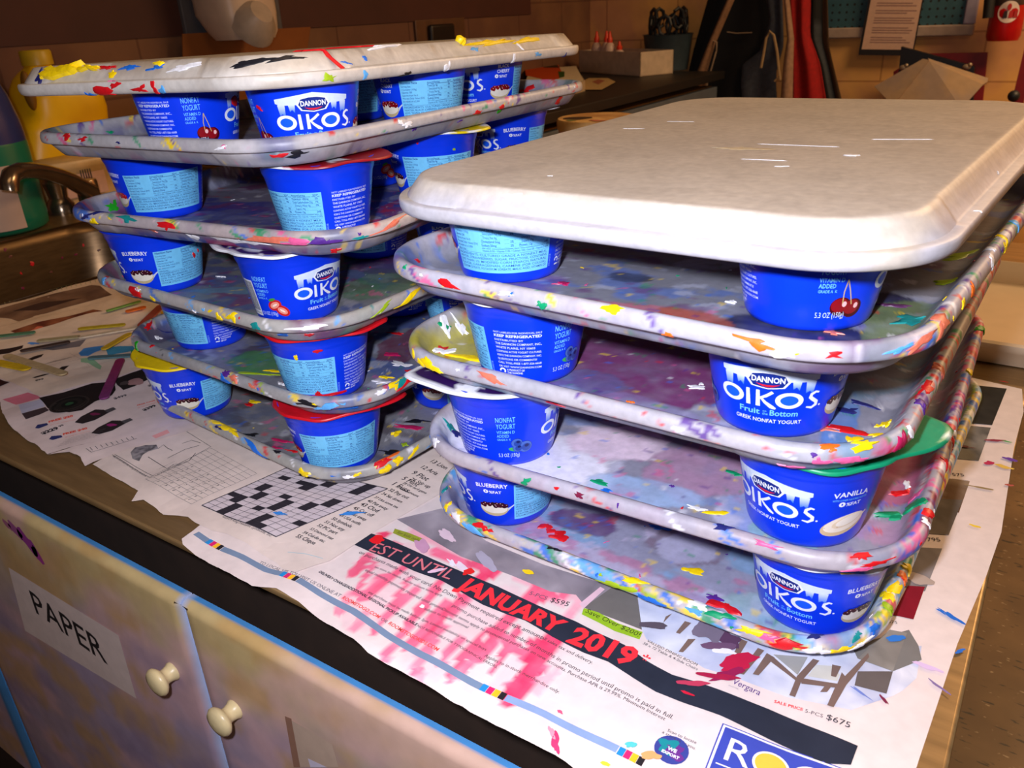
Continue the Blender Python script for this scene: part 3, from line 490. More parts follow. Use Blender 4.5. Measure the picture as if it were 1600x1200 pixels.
L2, _ = make_tray('tray with green and blue smears, second from bottom in the stack by the sink', GL, -.6076, .645, rad(-2.74), 1*DZ+LB, base=(128, 130, 142), rim=(160, 158, 158), seed=10, rnd=26, rimpaint=.0, rimpal=('blue', 'sky', 'yellow', 'red', 'white', 'black', 'lime', 'blue'),
    grime=[((60, 90, 160), .54, 22, .7), ((170, 175, 195), .57, 30, .7), ((70, 60, 90), .60, 26, .7)],
    washes=[(.0, -.18, .055, .03, .35, (80, 140, 90), .85), (-.13, -.16, .03, .02, 0, (40, 90, 190), .7), (.09, -.08, .03, .05, .3, (110, 40, 70), .7)],
    splats=[(410, 585, 20, 3, .35, 'lime', .6), (430, 580, 10, 2, .3, 'yellow', .5), (366, 590, 6, 4, 0, 'salmon', 1.5), (395, 604, 6, 2, 0, 'salmon', .8), (352, 583, 5, 4, 0, 'purple'), (350, 592, 8, 4, -.4, 'blue', .6), (378, 606, 10, 3, -.4, 'blue', .6), (240, 562, 12, 3, -.5, 'salmon', .4), (220, 505, 4, 14, .2, 'red', .8), (232, 512, 8, 3, .2, 'red'), (213, 540, 4, 6, 0, 'grass', .6), (236, 541, 3, 3, 0, 'red'), (258, 519, 10, 1, -.7, 'navy', .3), (246, 528, 6, 5, 0, 'white', .4), (505, 638, 12, 4, 0, 'sky', .8), (540, 637, 12, 4, .1, 'blue', .6), (475, 630, 10, 2.4, -.1, 'black', .5), (645, 588, 18, 4, .35, 'red', .9), (600, 590, 8, 3, .3, 'yellow', .8), (620, 600, 9, 5, .3, 'yellow', .6), (600, 598, 10, 4, .3, 'white', .7), (632, 596, 9, 5, .3, 'teal', .7), (640, 581, 5, 3, 0, 'red', .7), (610, 553, 12, 4, .2, 'magenta', .6), (625, 569, 10, 6, .2, 'white', .4), (622, 521, 9, 3, .2, 'red', .5), (438, 600, 4, 3, 0, 'white', .8), (595, 612, 5, 2, 0, 'white'), (655, 608, 10, 3, .3, 'maroon', .4)])
L1, _ = make_tray('bottom tray of the stack by the sink, lying on the crossword page', GL, -.5996, .6496, rad(-5.45), LB, base=(134, 134, 140), rim=(168, 166, 160), seed=11, rnd=26, rimpaint=.0, rimpal=('sky', 'blue', 'yellow', 'red', 'yellow', 'white', 'black', 'blue'),
    grime=[((90, 100, 130), .55, 22, .6), ((190, 190, 200), .60, 40, .6), ((70, 60, 70), .62, 30, .6)],
    washes=[(.02, -.15, .03, .03, 0, (110, 90, 80), .5)],
    splats=[(340, 660, 14, 4, .3, 'yellow', .8), (352, 668, 10, 4, .3, 'yellow', .8), (330, 678, 14, 4, -.2, 'magenta', .7), (360, 673, 10, 4, -.2, 'yellow', .6), (345, 668, 8, 3, .3, 'navy', .6), (390, 680, 9, 4, .5, 'black', .8), (393, 698, 16, 4, -.5, 'blue', .8), (405, 710, 14, 3, -.6, 'sky', .8), (445, 690, 16, 3, .3, 'magenta', .5), (430, 700, 10, 2, .3, 'magenta', .5), (395, 628, 8, 3, .2, 'yellow', .6), (390, 632, 6, 3, 0, 'red', .6), (472, 738, 9, 4, -.1, 'yellow', 1.2), (545, 745, 4, 2, 0, 'white', .6), (560, 740, 4, 2, 0, 'yellow', .8), (618, 679, 4, 5, 0, 'yellow', 2.5), (624, 719, 5, 3, 0, 'yellow', 1.5), (603, 733, 5, 4, 0, 'yellow', 1.5), (597, 722, 9, 4, .3, 'red', .6), (605, 715, 12, 4, .3, 'orange', .6), (610, 707, 14, 4, .3, 'black', .5), (640, 668, 16, 4, .4, 'magenta', .6), (655, 658, 14, 4, .5, 'black', .5), (648, 704, 8, 2, .4, 'yellow', .6), (432, 706, 5, 2, .2, 'black', .6), (248, 627, 4, 2, 0, 'red', .6), (250, 650, 3, 3, 0, 'black', .4), (300, 660, 20, 1.6, -.6, 'blue', .4), (632, 695, 5, 3, 0, 'lime'), (458, 705, 8, 2, .3, 'red', .4)])
# ---- cups.  (bottom pixel) or tray-frame position -> place on its tray
def floor_pt(px, py, z):
    p = at(px, py, z); d = Vector((p.x, p.y)).normalized(); return p.x+d.x*.035, p.y+d.y*.035
TR = {'R1': (-.2094, .6446, -1.72), 'R2': (-.2087, .6344, 1.54), 'R3': (-.2156, .6333, -1.23), 'R4': (-.2006, .6137, -3.72), 'L1': (-.5996, .6496, -5.45), 'L2': (-.6076, .645, -2.74), 'L3': (-.6196, .6349, -2.61), 'L4': (-.6308, .636, 5.53), 'L5': (-.6423, .628, .79)}
def zt(t): return (int(t[1])-1)*DZ+(RB if t[0] == 'R' else LB)+.0037
def cup(t, label, fl, psi, px=None, uv=None, foil=None, drips=(), at_=None):
    z = zt(t)
    if at_: x, y = at_
    elif px: x, y = floor_pt(px[0], px[1], z)
    else:
        X, Y, a = TR[t]; a = rad(a); x = X+uv[0]*math.cos(a)-uv[1]*math.sin(a); y = Y+uv[0]*math.sin(a)+uv[1]*math.cos(a)
    return place_cup(label, x, y, z, psi, fl, foil, 'blue yogurt cups holding up the stacked trays', drips)
W_ = (236, 238, 244)
cup('R4', 'blue cup with nutrition panel under the left corner of the bare grey top tray', 'strawberry', 156, (799, 444))
cup('R4', 'cup with a cherry picture under the front corner of the bare grey top tray', 'cherry_wide', -98, (1256, 519))
cup('R3', 'blueberry cup with black-and-white spattered lid showing the keep-refrigerated text', 'blueberry', 243, (828, 603), foil=(((20, 20, 26), W_, W_), 205, 1, .46, .022))
cup('R3', 'blueberry cup with its full logo square to view, on the plum-stained tray', 'blueberry', 6, (1204, 685))
cup('R2', 'blueberry cup with a torn purple-and-white foil lid, standing in white paint', 'blueberry', 281, (797, 729), foil=(((46, 14, 84), W_, W_), 215, 4, .44, .024))
cup('R2', 'vanilla yogurt cup with a green painted lid and cream swirl picture', 'vanilla', 33, (1248, 856), foil=(((16, 150, 105), (225, 240, 235)), 32, 2, .36, .034))
cup('R1', 'blueberry cup with spoon picture, behind the red blots on the bottom front tray', 'blueberry', 87, (796, 824))
cup('R1', 'lowest blueberry cup with full logo, on the bottom tray over the furniture advert', 'blueberry', 24, (1260, 993), foil=(((40, 90, 190), (230, 235, 245)), None, 6, .5), drips=((10, .061, .004, .0012, 0, 'red'), (50, .061, .008, .001, 0, 'yellow')))
cup('L5', 'black cherry cup with a red blot on its logo, under the cream upside-down tray', 'cherry', -83, at_=(-.630, .446), drips=((-22, .036, .0042, .0045, 0, 'red'),))
cup('L5', 'black cherry cup facing front with its whole logo, under the cream upside-down tray', 'cherry', -8, at_=(-.506, .462), drips=((-62, .037, .003, .0016, -.5, 'red'),))
cup('L5', 'cup with a blue nutrition panel directly under the cream upside-down tray', 'cherry', 120, at_=(-.516, .614))
cup('L5', 'black cherry cup with a spoon picture, farthest one under the cream upside-down tray', 'cherry', 43, at_=(-.538, .745))
cup('L5', 'shaded cup between the two front cups under the cream upside-down tray', 'blueberry', 150, at_=(-.635, .64))
cup('L4', 'cup with full nutrition panel over the blue-smeared tray, nearest the faucet', 'strawberry', 139, (262, 342))
cup('L4', 'cup with a dark red lid and nutrition panel on the blue-smeared tray', 'blueberry', 200, uv=(.105, -.178), foil=(((150, 14, 30), W_), 30, 8, .36, .012))
cup('L4', 'cup with yellow paint on its lid, beside the bare grey tray', 'blueberry', 136, uv=(.105, -.012), foil=(((240, 215, 20), W_), 20, 9, .5, .010), drips=((165, .047, .0016, .001, 0, 'lime'), (120, .056, .001, .001, 0, 'red')))
cup('L4', 'blueberry cup with a dark green lid, farthest on the blue-smeared tray', 'blueberry', 60, uv=(.095, .165), foil=(((20, 60, 70), W_), 10, 10, .5, .014))
cup('L4', 'shaded strawberry cup in the middle of the blue-smeared tray', 'strawberry', -96, uv=(.0, .02))
cup('L3', 'dark blueberry cup at the sink-side corner of the rainbow-smeared tray', 'blueberry', 102, (264, 458), drips=((150, .030, .0016, .0030, .4, 'red'), (160, .033, .001, .0016, .4, 'red')))
cup('L3', 'strawberry yogurt cup with a barcode and a purple foil lid', 'strawberry', -40, (470, 506), foil=(((52, 20, 96), W_, W_), 195, 11, .44, .030))
cup('L3', 'cup lying in deep shadow in the middle of the rainbow-smeared tray', 'blueberry', 180, uv=(.004, -.004))
cup('L3', 'black cherry cup half hidden behind the tray with the teal blot on its rim', 'cherry', 100, uv=(.112, .012))
cup('L2', 'cup tucked behind the rim showing only its lower nutrition panel, above the yellow lid', 'blueberry', 207, (336, 546))
cup('L2', 'cup with a bright red lid and a red line along its base', 'blueberry', 185, (514, 627), foil=(((214, 22, 34), (220, 200, 210)), 25, 12, .30, .014), drips=((165, .004, .016, .0013, 0, 'red'), (195, .004, .014, .0013, 0, 'red'), (172, .006, .003, .004, 0, 'red'), (182, .050, .004, .0014, .1, 'red'), (155, .045, .002, .003, 0, 'yellow')))
cup('L2', 'shaded cup in the middle of the green-smeared tray', 'strawberry', 200, uv=(.006, .005))
cup('L2', 'cup glimpsed between the stacks, beside the black-and-white spattered lid', 'cherry', 230, uv=(.108, -.005))
cup('L1', 'blueberry cup with a yellow painted lid, on the bottom tray over the crossword', 'blueberry', 84, (314, 653), foil=(((245, 212, 20), (245, 225, 90)), 190, 13, .2, .014))
cup('L1', 'lowest cup with a red lid, standing on the bottom tray beside the crossword', 'strawberry', 143, (536, 740), foil=(((206, 18, 34), (220, 60, 70)), 30, 14, .25, .018))
cup('L1', 'dark cup squeezed behind the torn purple lid, on the bottom tray by the crossword', 'cherry', 95, uv=(.10, -.04))
# ------------------------------------------------------------------ newspaper on the counter
M_NEWS = mat('newsprint', rough=.85, attr=True, noise=.05, scale=90, spec=.15)
def boxdist(x, y, x0, x1, y0, y1):
    return np.hypot(np.maximum(np.maximum(x0-x, x-x1), 0), np.maximum(np.maximum(y0-y, y-y1), 0))
def ripple(x, y):
    x = np.asarray(x, float); y = np.asarray(y, float)
    d = np.minimum(boxdist(x, y, -.43, -.01, .395, .92), boxdist(x, y, -.81, -.40, .385, .93)); mk = sst(.004, .05, d)*sst(-.012, .012, .0+.012-np.maximum(0, x))
    h = .0007+.0006*np.sin(x*95+np.sin(y*21)*1.4+y*30)+.0006*np.sin(x*47-y*60+1)
    droop = np.maximum(0, .284-y); return np.maximum(h, 0)*mk-droop*droop*14
def V2(px, py): p = at(px, py); return (p.x, p.y)
PAPW = np.array(lin((228, 214, 212)))
class Sheet(Canvas):
    def __init__(s, zb, step=.012):
        super().__init__(lambda x, y, l: (x, y, float(ripple(x, y))+zb+l*.00016), step, .03)
    def pp(s, pts, col, layer=1, step=None): s.poly([V2(*p) for p in pts], col if callable(col) or not isinstance(col[0], int) else lin(col), layer, step)
    def pt(s, t, p0, p1, col, hs=1.0, bold=0.0, layer=3, pt0=True):
        a, b = V2(*p0), V2(*p1); w = math.hypot(b[0]-a[0], b[1]-a[1]); vs, fs = glyphs(t, bold)
        if len(vs): s.text(t, a[0], a[1], w/vs[:, 0].max()*CAP*hs, lin(col), w=w, bold=bold, layer=layer, ang=math.atan2(b[1]-a[1], b[0]-a[0]))
    def ps(s, pts, w, col, layer=2): s.stroke([V2(*p) for p in pts], w, lin(col), layer)
    def pd(s, p, rx, ry, col, layer=2, rot=0, wob=.25, seed=0): wob = min(wob, .5); q = V2(*p); s.disc(q[0], q[1], rx, ry, lin(col), layer, 22, rot, wob, seed)
def torn(pts, amp=.0012, step=.004, seed=0, closed=True):
    """roughen an outline given in plane coordinates"""
    out = []; rn = random.Random(seed)
    for i in range(len(pts) if closed else len(pts)-1):
        a, b = pts[i], pts[(i+1) % len(pts)]; n = max(1, int(math.hypot(b[0]-a[0], b[1]-a[1])/step))
        for k in range(n):
            j = amp if k else amp*.3; out.append((a[0]+(b[0]-a[0])*k/n+rn.uniform(-j, j), a[1]+(b[1]-a[1])*k/n+rn.uniform(-j, j)))
    return out
# pink water-colour strokes on the advert, as capsules: start, end, width (px), strength
STROKES = [((800, 880), (745, 905), 26, .9), ((760, 900), (700, 960), 30, .75), ((700, 945), (640, 1010), 34, .6), ((640, 880), (588, 925), 26, .75), ((600, 905), (568, 935), 30, .6), ((690, 910), (640, 975), 26, .7), ((640, 975), (600, 1030), 24, .5), ((845, 905), (800, 960), 26, .8), ((855, 925), (820, 945), 40, .7),
    ((800, 960), (745, 1030), 34, .75), ((745, 1030), (705, 1065), 22, .5), ((865, 1000), (800, 1090), 52, .95), ((835, 1010), (860, 1015), 40, .9), ((790, 1000), (830, 1040), 30, .6), ((690, 980), (650, 1050), 30, .5), ((575, 870), (550, 900), 30, .7), ((610, 850), (640, 870), 26, .8), ((600, 835), (590, 850), 24, 1.0), ((680, 860), (730, 885), 30, .6), ((740, 880), (770, 900), 30, .8), ((920, 930), (880, 970), 24, .35), ((545, 930), (530, 955), 26, .4), ((570, 960), (555, 985), 24, .4), ((870, 1050), (840, 1080), 26, .25), ((660, 1050), (650, 1075), 24, .35), ((905, 915), (870, 935), 22, .6), ((720, 1000), (690, 1040), 24, .55), ((650, 920), (610, 960), 22, .55), ((640, 870), (575, 960), 100, .11), ((790, 940), (670, 1040), 110, .09), ((870, 1000), (800, 1070), 90, .08), ((720, 850), (660, 830), 60, .3), ((820, 900), (880, 930), 60, .25), ((760, 985), (700, 1060), 20, .8), ((810, 985), (770, 1050), 16, .7), ((640, 905), (585, 990), 16, .6), ((720, 930), (665, 1000), 14, .8), ((585, 880), (556, 930), 18, .6)]
_SP = [(V2(*a), V2(*b), V2((a[0]+b[0])/2+w/2, (a[1]+b[1])/2), V2((a[0]+b[0])/2-w/2, (a[1]+b[1])/2), s) for a, b, w_, s in STROKES for w in (w_*.72 if w_ < 55 else w_*.8,)]
def advert_col(x, y):
    C = np.repeat(PAPW[None], len(x), 0)*(1+.05*(fbm(x*14, y*14, 90)-.5))[:, None]
    a = np.zeros(len(x))
    for (ax, ay), (bx, by), e0, e1, s in _SP:
        r = math.hypot(e0[0]-e1[0], e0[1]-e1[1])/2; dx, dy = bx-ax, by-ay; t = np.clip(((x-ax)*dx+(y-ay)*dy)/(dx*dx+dy*dy), 0, 1)
        d = np.hypot(x-ax-t*dx, y-ay-t*dy)/r+.5*(fbm(x*80, y*80, 91)-.5); m = (1-sst(.86, 1.0, d))*s*(.65+.5*fbm(x*120, y*120, 92)); a = np.maximum(a, m)
    pk = np.array(lin((236, 40, 92))); lp = np.array(lin((250, 160, 190))); a = np.clip(a, 0, 1)[:, None]
    C = C*(1-np.minimum(a*2.2, 1))+np.minimum(a*2.2, 1)*(lp[None]*(1-a)+pk[None]*a)
    return np.clip(C, 0, 1)
def plain_col(seed, tint=(226, 210, 202), dirt=.10):
    t = np.array(lin(tint))
    return lambda x, y: [tuple(c) for c in np.clip(t[None]*(1+dirt*2*(fbm(x*22, y*22, seed)-.5))[:, None], 0, 1)]
adv = Sheet(.0002)
edge = [V2(*p) for p in [(303, 832), (285, 845), (286, 853), (312, 872), (350, 893), (394, 917), (432, 921), (466, 942), (500, 968), (531, 986), (553, 1000), (575, 1021), (605, 1038), (640, 1056), (696, 1088), (762, 1123), (832, 1161), (902, 1197)]]
edge = torn(edge, .0004, .006, 4, False)
edge = [p for p in edge if p[0] < -.165]
adv.poly(edge+[(-.11, .262), (-.05, .263), (-.009, .262), (-.0045, .37), (.0005, .476), (.008, .56), (.0115, .62), (.008, .77), (.0095, .85), (.004, .905), (-.06, .915), (-.3, .92), (-.62, .92), (-.62, .6)], advert_col, 0, .0035)
DK = (46, 52, 68); INKC = (70, 66, 76)
band_t = [(545, 822), (603, 842), (647, 861), (699, 885), (733, 900), (777, 917), (842, 948), (900, 972), (937, 992), (975, 1010), (1012, 1035), (1050, 1055), (1090, 1067), (1125, 1080), (1200, 1109), (1262, 1137), (1340, 1168)]
band_b = [(1329, 1198), (1286, 1196), (1202, 1158), (1165, 1141), (1125, 1122), (1070, 1100), (1025, 1082), (987, 1060), (950, 1037), (912, 1022), (863, 998), (820, 972), (755, 946), (725, 930), (688, 909), (647, 894), (603, 874), (545, 848)]
adv.pp(band_t+band_b, lambda x, y: [tuple(np.array(lin((40, 45, 60)))*(.8+.4*q)) for q in fbm(x*60, y*60, 95)], 2, .006)
RD = (238, 50, 62)
adv.pt('EST UNTIL', (576, 861), (702, 909), (222, 120, 130), 1.0, .0, 4); adv.pt('JANUARY', (712, 920), (871, 993), RD, 1.0, .045, 4); adv.pt('2019', (884, 1004), (985, 1045), RD, 1.0, .04, 4); adv.pt('*', (995, 1040), (1007, 1045), RD, 1.2, .02, 4)
for t, a, b, c, bo in [('all sales tax and delivery.', (846, 1002), (925, 1040), INKC, 0), ('promo purchase added to number of months in promo period until promo is paid in full.', (706, 950), (1050, 1126), INKC, 0), ('Discount terms apply to promotional purchases on new accounts. Purchase APR is 29.99%. Minimum Interest', (690, 955), (1038, 1128), INKC, 0), ('all subject to credit approval', (655, 950), (730, 984), INKC, 0), ('Applies to in-stock merchandise only.', (756, 1028), (873, 1085), INKC, 0),
        ('NOT RESPONSIBLE FOR TYPOGRAPHICAL ERRORS.', (651, 980), (776, 1047), INKC, 0), ('DELIVERY CHARGE/ADDITIONAL REGIONAL PICKUP AVAILABLE', (498, 897), (650, 979), (60, 56, 66), .03), ('OR YOU VISIT US ONLINE AT', (440, 893), (530, 935), (110, 106, 116), 0), ('ROOMSTOGO.COM', (534, 937), (591, 968), (226, 80, 78), .02), ('OR', (594, 970), (603, 975), (120, 100, 110), 0), ('ROOMSTOGOKIDS.COM', (606, 976), (683, 1022), (226, 80, 78), .02),
        ('on purchases made with your card. No Down Payment required except amount', (560, 865), (846, 1003), INKC, 0), ('see store for details. Regular account terms apply', (585, 890), (690, 935), INKC, 0), ('equal monthly payments required until promo', (570, 895), (690, 955), INKC, 0), ('any purchase must be made before 3pm. Limited availability on special buys.', (575, 930), (760, 1020), INKC, 0),
        ('Scan to locate', (1042, 1145), (1087, 1166), INKC, 0), ('a store near you.', (1034, 1148), (1086, 1175), INKC, 0), ('5-PCS', (826, 930), (853, 939), (120, 90, 110), 0), ('$595', (859, 941), (887, 949), (50, 48, 56), 0), ('VALLEJO DINING ROOM', (1010, 1004), (1088, 1042), (60, 56, 66), 0), ('38 x 72 Table & 4-Side Chairs', (1004, 1008), (1089, 1049), INKC, 0),
        ('SALE PRICE', (1209, 1099), (1254, 1113), (226, 60, 66), .02), ('5-PCS', (1257, 1115), (1285, 1124), (90, 86, 96), 0), ('$675', (1290, 1126), (1327, 1140), (60, 58, 68), 0), ('575', (1489, 744), (1507, 745), (60, 58, 64), 0), ('795', (1450, 846), (1470, 847), (60, 58, 64), 0), ('675', (1388, 974), (1402, 976), (60, 58, 64), 0)]:
    adv.pt(t, a, b, c, 1.0, bo)
adv.pt('Vergara', (1143, 1069), (1186, 1088), (90, 50, 130), 1.3); adv.pt('COLLECTION', (1138, 1073), (1153, 1079), (120, 110, 140))
# registration strip and colour blocks
def strip(pts, w=.0052, c=(120, 140, 168)): adv.ps(pts, w, c, 1)
strip([(307, 836), (325, 847)]); strip([(347, 858), (377, 871), (416, 891), (440, 898)]); strip([(466, 909), (500, 929), (552, 956), (605, 993), (657, 1025), (710, 1053), (752, 1074)]); strip([(790, 1091), (850, 1117), (905, 1145), (965, 1175)], c=(140, 164, 206))
for (a, b) in (((325, 847), (347, 858)), ((440, 898), (466, 909)), ((752, 1074), (790, 1091)), ((966, 1177), (1006, 1196))):
    for i, c in enumerate(((40, 140, 210), (220, 40, 110), (250, 190, 40), (40, 36, 40))):
        adv.ps([(a[0]+(b[0]-a[0])*i/4, a[1]+(b[1]-a[1])*i/4), (a[0]+(b[0]-a[0])*(i+.93)/4, a[1]+(b[1]-a[1])*(i+.93)/4)], .0056, c, 3)
adv.pt('TO LOCAL', (404, 881), (436, 893), (120, 116, 122))
# price tags
adv.pp([(912, 951), (935, 958), (965, 975), (1004, 989), (999, 1001), (960, 988), (935, 974), (909, 961)], (150, 190, 40), 3); adv.pt('Save Over $200!', (914, 958), (997, 997), (60, 70, 30), 1.0, 0, 4)
adv.pp([(617, 827), (640, 834), (664, 844), (655, 851), (632, 842), (614, 834)], (150, 160, 50), 3); adv.pt('for kids only!', (620, 834), (655, 848), (90, 80, 50), 1.0, 0, 4)
# printed room pictures
def photo(c1, c2, seed, sc=40):
    a, b = np.array(lin(c1)), np.array(lin(c2)); return lambda x, y: [tuple(a*(1-q)+b*q) for q in np.clip(fbm(x*sc, y*sc, seed)*2-.5, 0, 1)]
adv.pp([(620, 812), (690, 795), (760, 846), (850, 883), (1000, 930), (1060, 958), (1004, 985), (960, 968), (916, 950), (900, 930), (860, 925), (800, 900), (720, 870)], photo((112, 106, 116), (178, 168, 178), 110), 1, .008)
adv.pp([(912, 950), (960, 916), (995, 930), (1003, 985)], (112, 108, 106), 2); adv.pp([(905, 945), (938, 918), (945, 922), (912, 952)], (226, 190, 205), 3)
adv.pp([(1003, 985), (996, 930), (1060, 940), (1200, 990), (1400, 1012), (1440, 1010), (1432, 1060), (1410, 1080), (1395, 1088), (1330, 1110), (1230, 1090), (1150, 1060), (1100, 1045), (1085, 1035), (1010, 1000)], photo((176, 184, 214), (222, 226, 240), 112, 90), 1, .008)
adv.pp([(1330, 1010), (1420, 985), (1435, 1010), (1440, 1032), (1395, 1050), (1340, 1030)], (120, 118, 116), 2); adv.pp([(1340, 1050), (1395, 1050), (1385, 1085), (1335, 1072)], (100, 92, 90), 2)
for q in ([(1075, 1000), (1087, 1000), (1067, 1021), (1060, 1020)], [(1040, 965), (1050, 960), (1036, 975)], [(1056, 990), (1070, 972), (1080, 975), (1062, 992)], [(1158, 1000), (1168, 1004), (1148, 1037), (1140, 1034)], [(1184, 1014), (1194, 1018), (1162, 1056), (1154, 1054)], [(1198, 1022), (1210, 1029), (1185, 1057), (1176, 1055)], [(1207, 1027), (1245, 1061), (1243, 1065), (1202, 1034)], [(1270, 1031), (1280, 1034), (1252, 1066), (1242, 1091), (1233, 1088), (1245, 1058)], [(1250, 1061), (1308, 1070), (1315, 1052), (1320, 1058), (1312, 1077), (1252, 1070)], [(1333, 1045), (1356, 1022), (1358, 1028), (1322, 1072), (1302, 1107), (1292, 1104), (1306, 1072)], [(1281, 1083), (1292, 1083), (1299, 1074), (1288, 1074)], [(1300, 1040), (1314, 1043), (1306, 1060), (1298, 1058)]):
    adv.pp(q, (122, 100, 92), 4)
adv.pp([(1275, 1040), (1300, 1042), (1312, 1056), (1308, 1066), (1262, 1058)], (206, 206, 200), 3); adv.pp([(1208, 1024), (1262, 1028), (1246, 1056)], (160, 160, 158), 3)
for q, c1, c2 in (([(1500, 600), (1573, 608), (1550, 665), (1490, 660)], (34, 34, 34), (56, 54, 52)), ([(1515, 666), (1548, 669), (1529, 721), (1480, 716)], (90, 88, 86), (140, 136, 130)), ([(1480, 748), (1515, 753), (1498, 802), (1460, 795)], (96, 70, 50), (150, 130, 110)), ([(1462, 780), (1504, 782), (1482, 837), (1440, 834)], (90, 82, 76), (130, 120, 112)), ([(1430, 856), (1472, 858), (1445, 925), (1400, 915)], (110, 104, 106), (150, 144, 146)), ([(1418, 916), (1445, 918), (1427, 969), (1395, 962)], (140, 20, 40), (110, 14, 34)), ([(1390, 985), (1417, 990), (1395, 1050), (1340, 1030)], (120, 116, 112), (160, 156, 150))):
    adv.pp(q, photo(c1, c2, 115, 70), 2, .008)
adv.pd((1436, 906), .010, .006, (176, 160, 150), 4); adv.ps([(1487, 749), (1513, 752)], .0004, (120, 116, 116), 3)
# shop logo and oval badge
adv.pd((1049, 1174), .0095, .0095, (60, 70, 150), 2, 0, 0); adv.pd((1046, 1170), .006, .005, (30, 140, 150), 3, .4, .5, 3); adv.pd((1054, 1179), .005, .005, (110, 50, 140), 3, .4, .5, 4)
adv.pt('WE', (1042, 1174), (1056, 1180), (245, 245, 250), 1.0, .04, 5); adv.pt('EXPORT', (1033, 1178), (1060, 1190), (245, 245, 250), 1.0, .04, 5)
lg0 = V2(1133, 1141); lg1 = V2(1290, 1199); ld = np.array(lg1)-np.array(lg0); la_ = math.atan2(ld[1], ld[0]); LWd = .082
def lg(u, v): return (lg0[0]+math.cos(la_)*u+math.sin(la_)*v, max(.262, lg0[1]+math.sin(la_)*u-math.cos(la_)*v))
def lrect(u0, u1, v0, v1, c, l): adv.poly([lg(u0, v0), lg(u1, v0), lg(u1, v1), lg(u0, v1)], lin(c), l)
BLU = (62, 76, 176)
lrect(-.0022, LWd, -.0022, .05, BLU, 1); lrect(-.0014, LWd-.0008, -.0014, .05, (236, 232, 240), 2); lrect(0, LWd-.0022, 0, .05, BLU, 3)
adv.text('R', *lg(.0050, .0215), .0165, lin((240, 238, 245)), w=.0135, layer=5, ang=la_)
for u, c in ((.0285, (244, 190, 70)), (.0490, (244, 190, 70))):
    q = lg(u, .0135); adv.disc(q[0], q[1], .0098, .0088, lin((244, 240, 244)), 4, 28); adv.disc(q[0], q[1], .0084, .0075, lin(c), 5, 28)
adv.text('MS', *lg(.0605, .0215), .0165, lin((240, 238, 245)), w=.0185, layer=5, ang=la_)
adv.stroke([lg(.002, .0255), lg(.04, .0255), lg(.078, .0255)], .0008, lin((240, 238, 245)), 5)
adv.text('T', *lg(.0050, .0400), .0130, lin((240, 238, 245)), w=.0120, layer=5, ang=la_); q = lg(.0265, .0350); adv.disc(q[0], q[1], .0078, .0068, lin((244, 240, 244)), 4, 24); adv.disc(q[0], q[1], .0062, .0055, lin((220, 40, 70)), 5, 24)
# stray paint on the advert
for p, rx, ry, c, r in (((1150, 1040), .014, .006, (190, 30, 70), .9), ((1138, 1058), .010, .004, (150, 30, 80), .9), ((1125, 1060), .012, .0025, (170, 30, 70), .4), ((1072, 1085), .004, .0012, (210, 30, 60), 0), ((1080, 1070), .008, .0022, (190, 60, 90), .5), ((1135, 1000), .008, .006, (90, 60, 90), 0), ((1122, 1012), .010, .004, (110, 80, 110), .4), ((1110, 990), .010, .008, (120, 110, 130), 0), ((1130, 1020), .006, .003, (235, 235, 240), .3), ((1020, 980), .009, .003, (90, 80, 92), .5), ((868, 1165), .006, .0022, (220, 60, 110), -1.0), ((862, 1148), .004, .0016, (235, 150, 170), -.6), ((875, 1115), .002, .001, (220, 90, 130), 0), ((985, 1170), .0035, .002, (90, 200, 200), .8), ((1018, 1186), .005, .0022, (235, 170, 110), .6), ((946, 1198), .003, .001, (240, 210, 60), 0), ((1485, 965), .008, .0018, (40, 110, 210), -.5), ((1470, 958), .004, .001, (40, 110, 210), -.5), ((1400, 1000), .006, .0026, (50, 120, 210), .7), ((1499, 1020), .0035, .0012, (50, 110, 200), .9), ((1450, 1045), .010, .002, (215, 190, 230), 0), ((1522, 824), .004, .0014, (235, 205, 60), 0), ((1465, 1075), .006, .001, (130, 110, 160), -.5), ((1345, 1085), .006, .0012, (110, 130, 200), -.4), ((1380, 1095), .004, .0008, (120, 40, 70), -.8), ((1570, 732), .008, .003, (225, 190, 90), -.1), ((1545, 725), .004, .0025, (190, 50, 90), .9), ((1577, 720), .005, .0028, (110, 70, 170), -.3), ((1555, 690), .007, .0022, (150, 60, 80), .5), ((1573, 692), .004, .001, (90, 170, 110), 0), ((1530, 764), .010, .0012, (150, 130, 90), .1), ((1575, 760), .003, .002, (180, 90, 80), .5), ((1567, 598), .004, .0012, (200, 50, 60), 0), ((1505, 700), .008, .0022, (110, 70, 70), .2), ((826, 896), .0035, .0022, (250, 215, 30), 0), ((660, 950), .0018, .0014, (245, 240, 245), 0), ((722, 890), .008, .003, (236, 220, 232), -.4), ((706, 882), .006, .002, (240, 235, 245), -.5), ((682, 895), .006, .002, (235, 200, 220), .8), ((660, 855), .009, .004, (200, 150, 180), -.5), ((760, 880), .014, .004, (170, 165, 185), -.5), ((700, 840), .012, .005, (225, 200, 215), -.4), ((590, 846), .006, .005, (235, 30, 40), 0), ((730, 897), .004, .004, (230, 40, 40), 0)):
    adv.pd(p, rx, ry, c, 6, r, .7, p[0])
tag(adv.build('newspaper', M_NEWS, smooth=False), 'pink-smeared furniture advert page, EST UNTIL JANUARY 2019 in red, under the front stack', 'newspaper', 'newspaper pages covering the counter')
